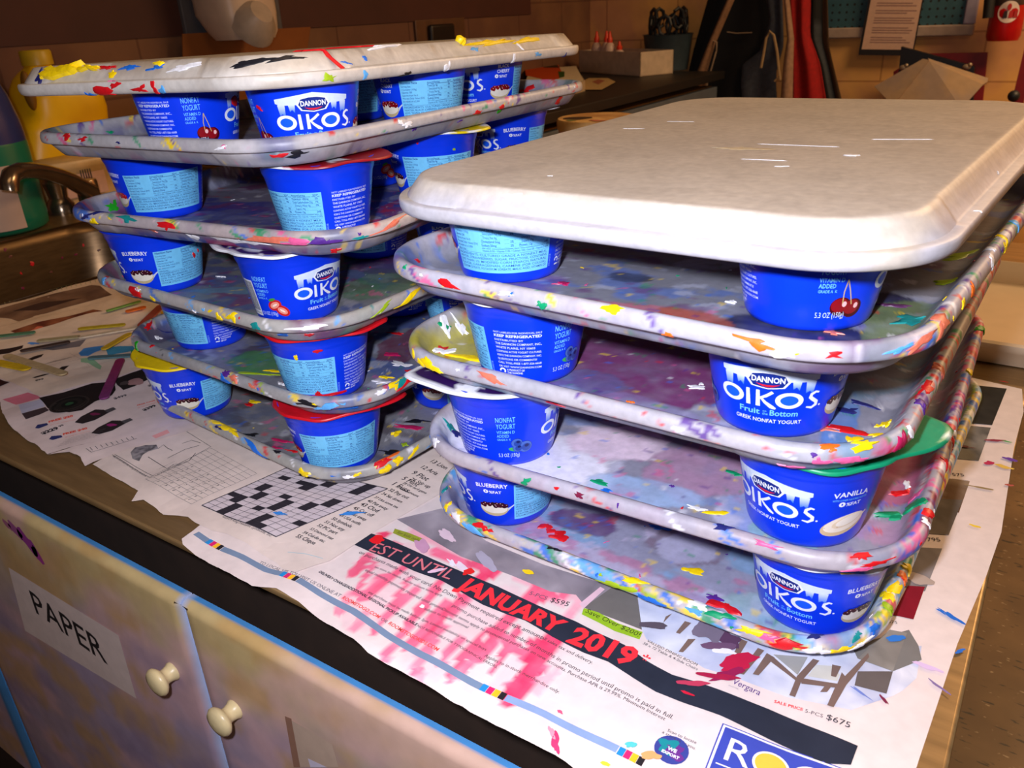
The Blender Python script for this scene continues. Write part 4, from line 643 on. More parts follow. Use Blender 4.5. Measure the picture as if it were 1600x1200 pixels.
# ---- crossword and comics page
cw = Sheet(.0012)
cwe = torn([V2(*p) for p in [(145, 727), (157, 734), (175, 747), (192, 755), (217, 770), (206, 786), (225, 784), (240, 793), (256, 806), (281, 808), (295, 811), (306, 821), (331, 832), (355, 837), (383, 851), (410, 868), (430, 880), (443, 892), (463, 898)]], .0003, .005, 9, False)
cw.poly(cwe+[V2(463, 898), V2(515, 879), V2(578, 837), V2(640, 801), V2(690, 772), (-.36, .60), (-.40, .90), (-.80, .90), V2(300, 640)], plain_col(120, (228, 212, 204)), 0, .006)
ca, cb, cc_, cd = [np.array(V2(*p)) for p in ((316, 793), (432, 842), (606, 766), (455, 730))]
def CG(u, v): p = ca*(1-u)*(1-v)+cb*u*(1-v)+cc_*u*v+cd*(1-u)*v; return (p[0], p[1])
NU, NV = 10, 15
cw.poly([CG(-.005, -.005), CG(1.005, -.005), CG(1.005, 1.005), CG(-.005, 1.005)], lin((212, 200, 206)), 1)
for i in range(NU+1): cw.stroke([CG(i/NU, v/6) for v in range(7)], .0004 if 0 < i < NU else .001, lin((60, 56, 62)), 3)
for j in range(NV+1): cw.stroke([CG(u/6, j/NV) for u in range(7)], .0004 if 0 < j < NV else .001, lin((60, 56, 62)), 3)
for i, j0, j1 in ((2, 0, 3), (1, 3, 5), (0, 4, 5), (4, 3, 4), (5, 4, 5), (6, 0, 3), (7, 0, 1), (2, 5, 7), (1, 7, 9), (1, 11, 12), (4, 7, 8), (5, 5, 7), (9, 3, 4), (7, 6, 8), (8, 8, 10), (4, 10, 12), (5, 12, 14), (3, 11, 12), (8, 12, 15), (2, 13, 15)):
    cw.poly([CG(i/NU, j0/NV), CG((i+1)/NU, j0/NV), CG((i+1)/NU, j1/NV), CG(i/NU, j1/NV)], lin((48, 44, 52)), 2)
clues = ['26 Stir up', '28 Old card game', '30 Small amount', '32 Pay out', '34 Sat down', '37 Like some tea', '40 Put away', '43 Clod', '45 Cut off', '47 Eat away', '49 USA outfit', '50 Symbols', '51 Not any', '52 PC part', '53 Diamond stat', '54 Cul-de-sac', '55 Clique']
for k, t in enumerate(clues):
    x, y = 462+(640-462)*(1-k/16), 842-(842-752)*(1-k/16); cw.pt(t, (x, y), (x+20+len(t)*1.0, y+8+len(t)*.55), (56, 52, 58), 1.05, .015)
for k in range(9):
    x, y = 560+k*15, 790-k*9; cw.pt(['1 Fuss', '5 Hint', '9 Plot', '12 Aria', '13 Lion', '14 Mine', '15 Rang', '16 Oats', '17 Area'][k], (x+52, y-30), (x+76, y-18), (56, 52, 58), 1.0, .01)
cw.pt('©2019 King Features Syndicate, Inc.', (347, 811), (424, 843), (90, 86, 92))
# small number grid and a drawn panel
ga, gb, gc, gd = [np.array(V2(*p)) for p in ((228, 752), (300, 790), (402, 742), (330, 702))]
G = lambda u, v: tuple(ga*(1-u)*(1-v)+gb*u*(1-v)+gc*u*v+gd*(1-u)*v)
for i in range(7): cw.stroke([G(i/6, 0), G(i/6, .5), G(i/6, 1)], .0003, lin((90, 86, 90)), 2)
for j in range(13): cw.stroke([G(0, j/12), G(.5, j/12), G(1, j/12)], .0003, lin((90, 86, 90)), 2)
rn = random.Random(2)
for i in range(6):
    for j in range(7): a = G((i+.2)/6, (j+.5)/12); cw.text(rn.choice('123456789'), a[0], a[1], .0028, lin((60, 56, 60)), layer=3, ang=-.5)
cw.ps([(180, 713), (242, 748), (330, 700), (290, 675)], .0005, (70, 66, 70)); cw.ps([(174, 712), (236, 750)], .0004, (70, 66, 70))
cw.pt('After the storm there was nothing left but the old tree', (176, 716), (228, 748), (70, 66, 70), 1.2)
cw.pp([(205, 710), (212, 702), (228, 698), (245, 697), (248, 703), (232, 708), (224, 713), (218, 723), (208, 720)], photo((70, 66, 70), (170, 164, 166), 130, 300), 2, .003)
for q in ([(232, 716), (262, 735), (272, 728)], [(248, 703), (256, 697), (262, 702), (270, 706)], [(262, 718), (276, 711), (290, 704), (312, 698)], [(276, 730), (296, 722), (306, 710)], [(285, 695), (300, 690), (314, 694)]): cw.ps(q, .0007, (70, 66, 70))
for k in range(4): cw.pt('Answers to puzzle run across and down', (250+k*4, 737+k*3-2), (274+k*4, 724+k*3-1), (90, 86, 90), 1)
cw.pd((437, 806), .006, .0022, (60, 140, 225), 6, .3, .6, 1); cw.pd((551, 805), .010, .0025, (60, 140, 225), 6, .6, .6, 2); cw.ps([(450, 865), (475, 868), (505, 876)], .0006, (170, 200, 210))
tag(cw.build('newspaper', M_NEWS, smooth=False), 'newspaper page with a half-hidden crossword grid and clues in front of the sink-side stack', 'newspaper', 'newspaper pages covering the counter')
# ---- narrow strip, camera advert, flyer, and back sheet
st = Sheet(.0020)
st.poly(torn([V2(*p) for p in [(75, 714), (105, 706), (160, 692), (240, 672), (300, 652), (310, 672), (262, 685), (200, 705), (148, 724), (134, 731), (127, 718), (110, 711), (90, 712)]], .0006, .006, 3), plain_col(140, (226, 208, 204)), 0, .008)
st.ps([(136, 706), (144, 711), (215, 688)], .0006, (80, 70, 76))
for k in range(9): st.ps([(142+k*8, 704-k*2.4), (146+k*8, 708-k*2.4)], .0006, (90, 84, 90))
st.pp([(238, 684), (262, 674), (266, 679), (244, 688)], (240, 170, 165), 1)
tag(st.build('newspaper', M_NEWS, smooth=False), 'narrow folded newspaper strip with a ruled scale, between the crossword and the camera advert', 'newspaper', 'newspaper pages covering the counter')
cm = Sheet(.0026)
cm.poly(torn([V2(*p) for p in [(-30, 612), (0, 626), (5, 649), (14, 666), (35, 684), (45, 693), (60, 701), (75, 714), (105, 706), (175, 691), (250, 673), (300, 650), (300, 560), (100, 560), (-30, 590)]], .0006, .006, 5), plain_col(141, (224, 206, 204)), 0, .008)
cm.pp([(5, 628), (45, 617), (60, 622), (66, 626), (26, 636)], (214, 120, 140), 1); cm.pp([(30, 636), (66, 628), (72, 639), (36, 652)], (190, 190, 214), 1); cm.pp([(36, 652), (72, 640), (78, 645), (64, 652), (42, 660)], (70, 56, 60), 1)
cm.pp([(62, 626), (100, 618), (145, 604), (180, 600), (182, 614), (176, 622), (150, 632), (130, 646), (110, 650), (88, 648), (76, 642), (70, 634)], (38, 30, 30), 2)
for r_, c in ((.024, (56, 48, 46)), (.0215, (26, 24, 24)), (.016, (40, 36, 34)), (.010, (22, 24, 22)), (.005, (50, 90, 60))): cm.pd((110, 636), r_, r_*.86, c, 3+int((.03-r_)*200), -.5, 0)
cm.pp([(180, 597), (206, 586), (240, 575), (246, 592), (212, 608), (194, 614), (184, 606)], (40, 34, 34), 2); cm.pd((214, 602), .011, .008, (170, 130, 130), 3); cm.pd((196, 604), .006, .005, (80, 70, 70), 3)
for dx, dy, c in ((0, 0, (120, 40, 80)), (26, 17, (150, 40, 110))):
    cm.pp([(118+dx, 664+dy), (128+dx, 655+dy), (150+dx, 644+dy), (163+dx, 644+dy), (172+dx, 648+dy), (150+dx, 660+dy), (130+dx, 666+dy)], (46, 38, 40), 2); cm.pd((150+dx, 651+dy), .006, .003, c, 3, .4); cm.pp([(164+dx, 645+dy), (178+dx, 640+dy), (183+dx, 643+dy), (170+dx, 649+dy)], (80, 76, 80), 2)
for (x, y), t in (((58, 673), 'FREE $20'), ((80, 691), 'FREE $40')):
    cm.pp([(x-2, y), (x+2, y-5), (x+17, y-7), (x+19, y-4), (x+4, y+1)], (50, 56, 110), 2); cm.pt(t, (x+20, y-7), (x+58, y-17), (230, 90, 70), 1.1, .05); cm.pt('GIFT CARD WITH PURCHASE', (x+22, y-3), (x+62, y-13), (230, 110, 90), 1)
cm.pt('$229', (68, 684), (94, 674), (50, 46, 52), 1.1, .05); cm.pt('99', (95, 672), (102, 669), (50, 46, 52), 1.1, .03); cm.pt('$399', (226, 646), (246, 638), (50, 46, 52), 1.1, .05); cm.pt('FREE CASE', (216, 638), (244, 630), (230, 90, 70), 1.1, .02); cm.pt('AFTER SAVINGS', (216, 642), (246, 633), (230, 110, 90), 1); cm.pt('$499', (180, 628), (200, 622), (70, 66, 72), 1.1, .03); cm.pt('$749', (233, 608), (250, 603), (70, 66, 72), 1.1, .03); cm.pt('NIKON', (101, 616), (118, 612), (190, 186, 190), 1, .02)
for k in range(5): cm.pt('Compact digital camcorder with zoom lens and case', (92+k*4, 703-k*3.4), (150+k*4, 688-k*3.4), (120, 112, 118), 1)
tag(cm.build('newspaper', M_NEWS, smooth=False), 'newspaper page advertising a black camera and $229 camcorders near the sink', 'newspaper', 'newspaper pages covering the counter')
fy = Sheet(.0032)
fy.poly(torn([V2(*p) for p in [(-40, 580), (0, 594), (17, 601), (30, 608), (45, 612), (56, 621), (66, 623), (80, 621), (98, 615), (122, 608), (150, 601), (184, 593), (219, 579), (240, 570), (262, 545), (262, 470), (150, 492), (-40, 545)]], .0004, .008, 6), plain_col(142, (228, 208, 190)), 0, .008)
for q, c in (([(0, 551), (20, 548), (38, 544), (36, 548), (14, 556), (0, 558)], (50, 36, 34)), ([(43, 568), (56, 562), (70, 558), (66, 563), (50, 569)], (50, 40, 36)), ([(86, 586), (98, 578), (110, 576), (102, 582), (92, 586)], (50, 40, 36)), ([(52, 595), (68, 590), (80, 588), (70, 592), (56, 596)], (60, 46, 40)), ([(60, 548), (100, 542), (136, 535), (126, 545), (84, 552)], (120, 112, 116)), ([(0, 596), (10, 600), (17, 602), (0, 610)], (60, 30, 30))): fy.pp(q, c, 1)
fy.pp([(124, 556), (132, 548), (150, 545), (166, 544), (170, 548), (150, 556), (140, 562), (128, 562)], (70, 140, 215), 1); fy.pp([(166, 548), (190, 545), (214, 544), (214, 552), (170, 560)], (70, 150, 190), 1); fy.pp([(206, 552), (222, 550), (224, 557), (206, 558)], (40, 160, 90), 2); fy.pp([(128, 566), (145, 564), (160, 576), (158, 582), (150, 578), (140, 572), (128, 571)], (150, 190, 150), 1); fy.pd((54, 541), .008, .003, (90, 150, 230), 2, .5, .5)
fy.pt('$99', (57, 601), (70, 598), (60, 50, 50), 1.1, .04)
for k in range(4): fy.pt('Stainless kitchen knife set', (70+k*5, 574-k*1.5), (104+k*5, 567-k*1.5), (120, 108, 104), 1); fy.pt('See store for details', (20+k*30, 586-k*5), (38+k*30, 582-k*5), (120, 108, 104), 1)
for a, b in (((130, 580), (196, 562)), ((110, 556), (140, 575))): fy.ps([a, b], .0003, (170, 150, 140))
tag(fy.build('newspaper', M_NEWS, smooth=False), 'cream flyer page with knives and blue paint under the craft sticks', 'newspaper', 'newspaper pages covering the counter')
bk = Sheet(.0008)
bk.poly([(-1.322, .40), V2(0, 480), V2(100, 452), V2(190, 425), (-1.322, .84), (-1.0, .86), (-.8, .8), (-.8, .45), (-.95, .36)], plain_col(143, (214, 188, 162)), 0, .012)
bk.pp([(-10, 487), (60, 466), (143, 447), (157, 449), (176, 462), (120, 478), (60, 494), (30, 504), (18, 500), (-10, 497)], photo((96, 70, 56), (150, 116, 92), 150, 30), 1, .01)
bk.pp([(20, 488), (70, 474), (130, 468), (60, 486)], (70, 48, 40), 2)
bk.pp([(17, 519), (60, 506), (108, 495), (146, 485), (170, 489), (160, 512), (122, 514), (61, 526), (34, 526)], photo((90, 40, 30), (150, 90, 60), 151, 60), 1, .008); bk.pd((63, 518), .022, .011, (210, 110, 84), 3, -.5, .4, 1); bk.pd((110, 507), .018, .009, (190, 110, 30), 3, -.5, .3, 2); bk.pd((138, 503), .012, .008, (200, 150, 130), 3, -.4, .5, 3); bk.pp([(152, 497), (158, 493), (158, 514), (150, 516)], (70, 50, 44), 4); bk.pd((168, 508), .012, .008, (150, 140, 110), 4)
for k in range(24): bk.ps([(8+k*7.4, 474-k*1.9), (9+k*7.4, 478-k*1.9)], .0008, (170, 160, 120))
bk.pt('HOME & GARDEN', (166, 494), (222, 480), (150, 110, 90), 1); bk.ps([(0, 512), (80, 494), (180, 468)], .0006, (190, 160, 130))
tag(bk.build('newspaper', M_NEWS, smooth=False), 'tan newspaper page with brown picture bands at the edge of the sink', 'newspaper', 'newspaper pages covering the counter')
# ---- craft sticks left on the paper
M_STICK = mat('painted wood stick', rough=.6, attr=True, noise=.14, scale=160)
def stick(label, p0, p1, c, z, w=.0095, c2=None):
    a, b = Vector(V2(*p0)+(0,)), Vector(V2(*p1)+(0,)); L = (b-a).length; ang = math.atan2(b.y-a.y, b.x-a.x); m = MB(); n = 8; pts = []
    r = w/2
    for i in range(n+1): t = math.radians(-90+180*i/n); pts.append((L/2-r+r*math.cos(t), r*math.sin(t)))
    for i in range(n+1): t = math.radians(90+180*i/n); pts.append((-L/2+r+r*math.cos(t), r*math.sin(t)))
    k = len(pts); vs = [(x, y, 0) for x, y in pts]+[(x, y, .0018) for x, y in pts]
    cl = [lin(c if (c2 is None or x < 0) else c2) for x, y in pts]*2
    m.add(vs, [list(range(k))[::-1], list(range(k, 2*k))]+[(i, (i+1) % k, k+(i+1) % k, k+i) for i in range(k)], cl)
    o = m.build('craft_stick', M_STICK, loc=((a.x+b.x)/2, (a.y+b.y)/2, z), smooth=False); o.rotation_euler = (0, 0, ang); tag(o, label, 'craft stick', 'painted craft sticks on the newspaper')
zb = .0032+.0035
stick('magenta craft stick across the camera picture', (191, 570), (164, 633), (150, 36, 84), zb+.0002, .0105, (120, 50, 110))
stick('yellow craft stick resting on a blue paint patch', (207, 531), (163, 557), (206, 170, 40), zb+.002)
stick('teal-grey craft stick below the blue paint patch', (140, 568), (224, 563), (84, 120, 128), zb)
stick('olive-yellow craft stick parallel to the food picture', (124, 522), (198, 515), (180, 160, 30), zb)
stick('whitish craft stick just below the olive-yellow one', (124, 536), (222, 519), (205, 190, 165), zb, .008)
stick('khaki craft stick with a green smear', (60, 541), (128, 534), (165, 155, 120), zb, .010)
stick('dark brown craft stick between knife pictures', (34, 557), (112, 542), (62, 46, 40), zb, .009)
stick('green craft stick at the edge of the rose picture', (-20, 536), (58, 527), (74, 120, 92), zb, .009)
stick('pale tan craft stick slanting over the yellow one', (12, 566), (105, 596), (186, 164, 122), zb+.002, .011)
stick('thick yellow craft stick at the flyer edge', (-20, 571), (48, 585), (210, 176, 20), zb-.0002, .013)
stick('orange craft stick just outside the stack by the sink', (198, 495), (230, 487), (214, 104, 30), zb, .011)
stick('rust-red craft stick leaning under the rainbow-smeared tray', (256, 486), (222, 520), (150, 66, 50), zb+.002, .012)
stick('short yellow craft stick beside the rust-red one', (253, 497), (277, 491), (216, 170, 20), zb, .009)
stick('slim green craft stick above the orange one', (168, 494), (222, 478), (110, 150, 70), zb, .007)
# ------------------------------------------------------------------ counter, drawers, sink
M_STEEL = mat('worn steel worktop', (158, 128, 86), .36, .6, noise=.22, scale=14, bump=.02, stretch=(1, 8, 1))
M_BLACK = mat('dark recess wood', (46, 30, 20), .8, noise=.2)
ct = MB(); YF, XRr = .2875, .0105
def slab(x0, x1, y0, y1, z0=-.007, z1=0.0): ct.box((x0, max(y0, YF+.0035), z0), (min(x1, XRr-.0035), y1, z1))
SX0, SX1, SY0, SY1 = -1.765, -1.325, .30, 1.0
slab(SX1, XRr, YF, 1.5); slab(-2.295, SX0, YF, 1.5); slab(SX0, SX1, SY1, 1.5); slab(SX0, SX1, YF, SY0)
for pts in ([(-2.29, YF+.0038, -.0036), (-1.0, YF+.0038, -.0036), (XRr-.0036, YF+.0038, -.0036), (XRr-.0036, 1.5, -.0036)],): ct.tube(pts, .0036, 10)
tag(ct.build('worktop', M_STEEL, colors=False, angle=50), 'brown-tinged steel worktop under the newspapers, running to the sink', 'worktop')
fr = MB(); fr.box((SX1+.005, .335, -.9), (XRr-.03, 1.48, -.013)); fr.box((-2.28, .335, -.9), (SX1+.005, 1.48, -.215)); fr.box((-2.28, .305, -.9), (-1.09, .335, -.55)); fr.box((-1.09, .305, -.9), (XRr-.03, .335, -.55))
CAB = empty('base_cabinet', (-.6, .6, -.9)); tag(CAB, 'dark base cabinet with cream painted drawers under the steel worktop', 'cabinet')
def child(o, p):
    o.parent = p; o.matrix_parent_inverse = p.matrix_world.inverted() if p.matrix_world != Matrix.Identity(4) else Matrix.Translation(-p.location); return o
child(fr.build('carcass', M_BLACK, colors=False), CAB)
M_DRAW = mat('smeared cream paint', rough=.55, attr=True, noise=.07, scale=50, bump=.04)
YD, ZD = .283, -.063
def drawer_col(x, z):
    c = np.repeat(np.array(lin((206, 180, 126)))[None], len(x), 0)
    g_ = np.clip((-.10-z)/.16, 0, 1)[:, None]; c = c*(1-g_)+np.array(lin((176, 154, 170)))[None]*g_
    for k, (col, sc, th, al) in enumerate((((176, 158, 186), 7, .46, .8), ((222, 176, 176), 9, .55, .6), ((200, 158, 96), 12, .56, .7), ((150, 132, 166), 11, .58, .6))):
        q = fbm(x*sc+k*3+z*sc*.8, z*sc*1.9-x*sc*.5, 160+k); w = np.clip((-.085-z)/.12, 0, 1) if k in (0, 3) else 1.0; a = (sst(th-.08, th+.12, q)*al*w)[:, None]; c = c*(1-a)+np.array(lin(col))[None]*a
    return c
def drawer(x0, x1, zb, edge_left=False):
    m = MB(); r = .009; n = 8; prof = [(YD, zb), *[(YD, zb+.01+(ZD-r-.006-zb-.01)*i/40) for i in range(41)]]+[(YD+r-r*math.cos(math.radians(90*i/n)), ZD-r+r*math.sin(math.radians(90*i/n))) for i in range(n+1)]+[(YD+.0098, ZD), (YD+.0142, ZD-.0004), (YD+.0142, zb)]
    xs = [x0+(x1-x0)*i/60 for i in range(61)]; vs = []; k = len(prof); xa = []; za = []
    for i, x in enumerate(xs):
        rr = .004 if i in (0, 60) else 0
        for (y, z) in prof: vs.append((x, y+rr*(y < YD+.001), z)); xa.append(x); za.append(z)
    cc = drawer_col(np.array(xa), np.array(za)); blue = np.array(lin((78, 150, 215)))
    for i in range(len(vs)):
        j = i % k
        if j >= k-3: cc[i] = blue
        elif j == k-4: cc[i] = cc[i]*.45+blue*.55
        if edge_left and i//k >= 58: cc[i] = blue*.8
        elif i//k in (0, 60) and not edge_left: cc[i] = np.array(lin((176, 190, 226)))
    fs = [(a*k+j, (a+1)*k+j, (a+1)*k+j+1, a*k+j+1) for a in range(60) for j in range(k-1)]+[list(range(k))[::-1], [60*k+j for j in range(k)]]
    m.add(vs, fs, [tuple(c) for c in cc]); o = m.build('drawer', M_DRAW); return child(o, CAB)
D1 = drawer(-1.062, -.5535, -.62); D2 = drawer(-.5515, -.045, -.62); D3 = drawer(-1.62, -1.074, -.62, True)
M_KNOB = mat('chipped ivory enamel', (226, 206, 156), .35, noise=.10, scale=40, col2=(214, 196, 150), scale2=25)
def knob(par, px, py, s=1.0):
    p = onY(px, py, YD-.012); m = MB(); Mx = Matrix.Translation((p.x, YD, p.z)) @ Matrix.Rotation(math.pi/2, 4, 'X')
    m.lathe([(.0096, 0), (.0099, .0015), (.0084, .004), (.0076, .008), (.0080, .011), (.0120, .0135), (.0146, .0160), (.0148, .0185), (.0125, .0215), (.006, .0233), (0, .0236)], 32, M=Matrix.Translation((p.x, YD, p.z)) @ Matrix.Rotation(math.pi/2, 4, 'X') @ Matrix.Scale(s, 4))
    o = m.build('knob', M_KNOB, colors=False, angle=60); o.parent = par; o.matrix_parent_inverse = par.matrix_parent_inverse @ Matrix.Identity(4); o.matrix_parent_inverse = Matrix.Translation(-CAB.location) if False else (Matrix.Translation(-CAB.location).inverted() @ Matrix.Identity(4)) if False else Matrix.Identity(4); return o
knob(D1, 253, 1061, .95); knob(D2, 350, 1122, .95)
M_SIGN = mat('taped paper label', rough=.6, attr=True, noise=.05, scale=80)
q = [onY(*p, YD) for p in ((14, 886), (186, 992), (214, 1091), (40, 985))]
sg = Canvas(lambda x, z, l: (x, YD-.0006-l*.0002, z), .05)
sg.poly([(q[0].x, q[0].z), (q[1].x, q[1].z), (q[2].x, q[2].z), (q[3].x, q[3].z)], lin((226, 206, 198)), 0)
A = onY(58, 957, YD); B = onY(170, 1038, YD); T0 = onY(47, 920, YD)
sw = B.x-A.x; vs_, fs_ = glyphs('PAPER', .008)
sg.text('PAPER', A.x, A.z, abs(T0.z-A.z), lin((28, 24, 26)), w=sw, bold=.008, layer=1, ang=math.atan2(B.z-A.z, B.x-A.x))
sgn = sg.build('name_label', M_SIGN, D1, smooth=False); tag(sgn, 'cream paper label reading PAPER')
rs = Canvas(lambda x, z, l: (x, YD-.0005-l*.0002, z), .05)
def drect(pts, c, l=0): rs.poly([(onY(*p, YD).x, onY(*p, YD).z) for p in pts], lin(c), l)
drect([(448, 1120), (520, 1162), (530, 1198), (462, 1198)], (196, 170, 150)); drect([(482, 1184), (512, 1198), (486, 1198)], (214, 206, 226), 1); drect([(446, 1118), (456, 1122), (470, 1198), (460, 1198)], (150, 110, 90), 1)
rs.build('tape_residue', M_SIGN, D2, smooth=False)
sp = Canvas(lambda x, z, l: (x, YD-.0004-l*.0002, z), .05)
for p, rx, rz, c, ro in (((24, 828), .014, .007, (160, 84, 140), -.5), ((44, 848), .016, .010, (150, 56, 140), -.7), ((60, 868), .013, .008, (166, 56, 140), -.9), ((12, 820), .009, .004, (170, 100, 130), -.4)):
    v = onY(*p, YD); sp.disc(v.x, v.z, rx, rz, lin(c), 0, 18, ro, .4, p[0])
sp.build('paint_smear', M_SIGN, D1, smooth=False)
# sink basin
M_BASIN = mat('brushed steel basin', (112, 88, 62), .30, .9, noise=.18, scale=30, stretch=(1, 1, 6))
SK = empty('sink', ((SX0+SX1)/2, (SY0+SY1)/2, -.2)); tag(SK, 'steel sink basin with red paint flecks set in the worktop', 'sink')
bs = MB(); rings = []
def rr2(x0, x1, y0, y1, r, z, n=8):
    out = []
    for cx, cy, a0 in ((x1-r, y1-r, 0), (x0+r, y1-r, 90), (x0+r, y0+r, 180), (x1-r, y0+r, 270)):
        for i in range(n+1): a = math.radians(a0+90*i/n); out.append((cx+r*math.cos(a), cy+r*math.sin(a), z))
    return out
lv = [(-.006, .03, .0012), (-.002, .05, .0025), (.004, .09, .002), (.010, .11, -.004), (.014, .115, -.02), (.03, .115, -.15), (.04, .11, -.185), (.06, .10, -.195)]
for d, r, z in lv: rings.append(rr2(SX0+d, SX1-d, SY0+d, SY1-d, r, z))
n = len(rings[0]); bs.add([p for r in rings for p in r], [(a*n+i, a*n+(i+1) % n, (a+1)*n+(i+1) % n, (a+1)*n+i) for a in range(len(rings)-1) for i in range(n)]+[[(len(rings)-1)*n+i for i in range(n)]])
b_ = bs.build('basin', M_BASIN, colors=False, angle=60); child(b_, SK)
fl_ = MB(); bv = BVHTree.FromPolygons([v.co for v in b_.data.vertices], [p.vertices[:] for p in b_.data.polygons])
for px, py in ((8, 390), (16, 401), (33, 427), (97, 403), (118, 398), (50, 412), (130, 383), (154, 391), (36, 450), (80, 425)):
    p = cast(bv, px, py)
    if p is not None: splat(fl_, bv, p, random.uniform(.002, .004), random.uniform(.002, .004), 0, PAINT[random.choice(('red', 'red', 'maroon', 'brown'))])
if fl_.v: tag(child(fl_.build('dried_paint', M_PAINT), SK), kind='stuff')
# faucet
M_CHROME = mat('dull chrome', (150, 132, 112), .22, .9, noise=.15, scale=20)
FX = -1.86; b0 = onX(146, 330, FX); F = empty('faucet', (FX, b0.y, 0)); tag(F, 'chrome swan-neck faucet over the sink', 'faucet')
fa = MB(); topc = onX(143, 283, FX); fa.lathe([(.030, 0), (.030, .012), (.024, .02), (.024, topc.z), (.022, topc.z+.006), (0, topc.z+.008)], 28, c=(FX, b0.y, .0)); child(fa.build('body', M_CHROME, colors=False), F)
pts = []
for px, py in ((142, 300), (128, 292), (110, 282), (92, 275), (70, 269), (50, 266), (30, 267), (17, 274), (14, 288), (14, 298)):
    pts.append(onX(px, py, FX+.0+.24*(146-px)/130))
sp_ = MB(); sp_.tube(pts, [.020, .019, .0175, .0165, .016, .0155, .0155, .016, .017, .016], 14); child(sp_.build('spout', M_CHROME, colors=False, angle=60), F)
hp = onX(92, 312, FX-.05); hb = MB(); hb.lathe([(.03, 0), (.03, .02), (.02, .035), (.022, .05), (.026, .07), (.015, .085), (0, .088)], 20, c=(hp.x, hp.y, 0)); child(hb.build('tap_handle', M_CHROME, colors=False), F)
# ------------------------------------------------------------------ room shell
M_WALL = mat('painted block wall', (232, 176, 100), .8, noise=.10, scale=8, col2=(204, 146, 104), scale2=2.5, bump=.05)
def block_wall(m):
    N = m.node_tree.nodes; L = m.node_tree.links; b = N['Principled BSDF']; src = b.inputs['Base Color'].links[0].from_socket
    tc = N.new('ShaderNodeTexCoord'); sx = N.new('ShaderNodeSeparateXYZ'); L.new(tc.outputs['Object'], sx.inputs[0]); ad = N.new('ShaderNodeMath'); ad.operation = 'ADD'; L.new(sx.outputs[0], ad.inputs[0]); L.new(sx.outputs[1], ad.inputs[1])
    cb = N.new('ShaderNodeCombineXYZ'); L.new(ad.outputs[0], cb.inputs[0]); L.new(sx.outputs[2], cb.inputs[1])
    br = N.new('ShaderNodeTexBrick'); br.inputs['Scale'].default_value = 1; br.inputs['Brick Width'].default_value = .40; br.inputs['Row Height'].default_value = .20; br.inputs['Mortar Size'].default_value = .004; br.inputs['Color1'].default_value = (1, 1, 1, 1); br.inputs['Color2'].default_value = (.93, .9, .9, 1); br.inputs['Mortar'].default_value = (.62, .55, .55, 1)
    L.new(cb.outputs[0], br.inputs['Vector']); mx = N.new('ShaderNodeMixRGB'); mx.blend_type = 'MULTIPLY'; mx.inputs[0].default_value = 1; L.new(src, mx.inputs[1]); L.new(br.outputs[0], mx.inputs[2]); L.new(mx.outputs[0], b.inputs['Base Color'])
block_wall(M_WALL)
YB, XL = 4.2, -2.3
def shell(name, lo, hi, m): mb = MB(); mb.box(lo, hi); return tag(mb.build(name, m, colors=False, smooth=False), kind='structure')
shell('wall_back', (XL-.1, YB, -.9), (3.1, YB+.1, 1.9), M_WALL); M_WALLS = mat('shaded block wall', (128, 88, 58), .8, noise=.10, scale=8, col2=(110, 72, 52), scale2=2.5, bump=.05); block_wall(M_WALLS)  # left wall: same block paint, with its shade put into a darker colour
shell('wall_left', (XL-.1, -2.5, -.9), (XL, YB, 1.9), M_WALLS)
M_FLOOR = mat('flecked vinyl tile', (112, 88, 62), .55, noise=.12, scale=9, col2=(92, 70, 48), scale2=4)
def flecks(m):
    N = m.node_tree.nodes; L = m.node_tree.links; b = N['Principled BSDF']; src = b.inputs['Base Color'].links[0].from_socket; tc = N.new('ShaderNodeTexCoord')
    for sc, thr, colr, stv in (((24, 110, 1), .66, (.012, .010, .010, 1), 0), ((40, 130, 1), .70, (.42, .33, .24, 1), 7)):
        mp = N.new('ShaderNodeMapping'); mp.inputs['Scale'].default_value = sc; mp.inputs['Location'].default_value = (stv, stv*2, 0); mp.inputs['Rotation'].default_value = (0, 0, .55); L.new(tc.outputs['Object'], mp.inputs[0]); nz = N.new('ShaderNodeTexNoise'); nz.inputs['Scale'].default_value = 1; nz.inputs['Detail'].default_value = 3; L.new(mp.outputs[0], nz.inputs[0])
        rp = N.new('ShaderNodeValToRGB'); rp.color_ramp.elements[0].position = thr-.03; rp.color_ramp.elements[1].position = thr+.01; L.new(nz.outputs[0], rp.inputs[0]); mx = N.new('ShaderNodeMixRGB'); L.new(rp.outputs[0], mx.inputs[0]); L.new(src, mx.inputs[1]); mx.inputs[2].default_value = colr; src = mx.outputs[0]
    L.new(src, b.inputs['Base Color'])
flecks(M_FLOOR)
shell('floor', (XL-.1, -2.5, -.95), (3.1, YB, -.9), M_FLOOR)
M_CEIL = mat('ceiling tile', (190, 170, 140), .9); shell('ceiling', (XL-.1, -2.5, 1.9), (3.1, YB+.1, 1.95), M_CEIL)
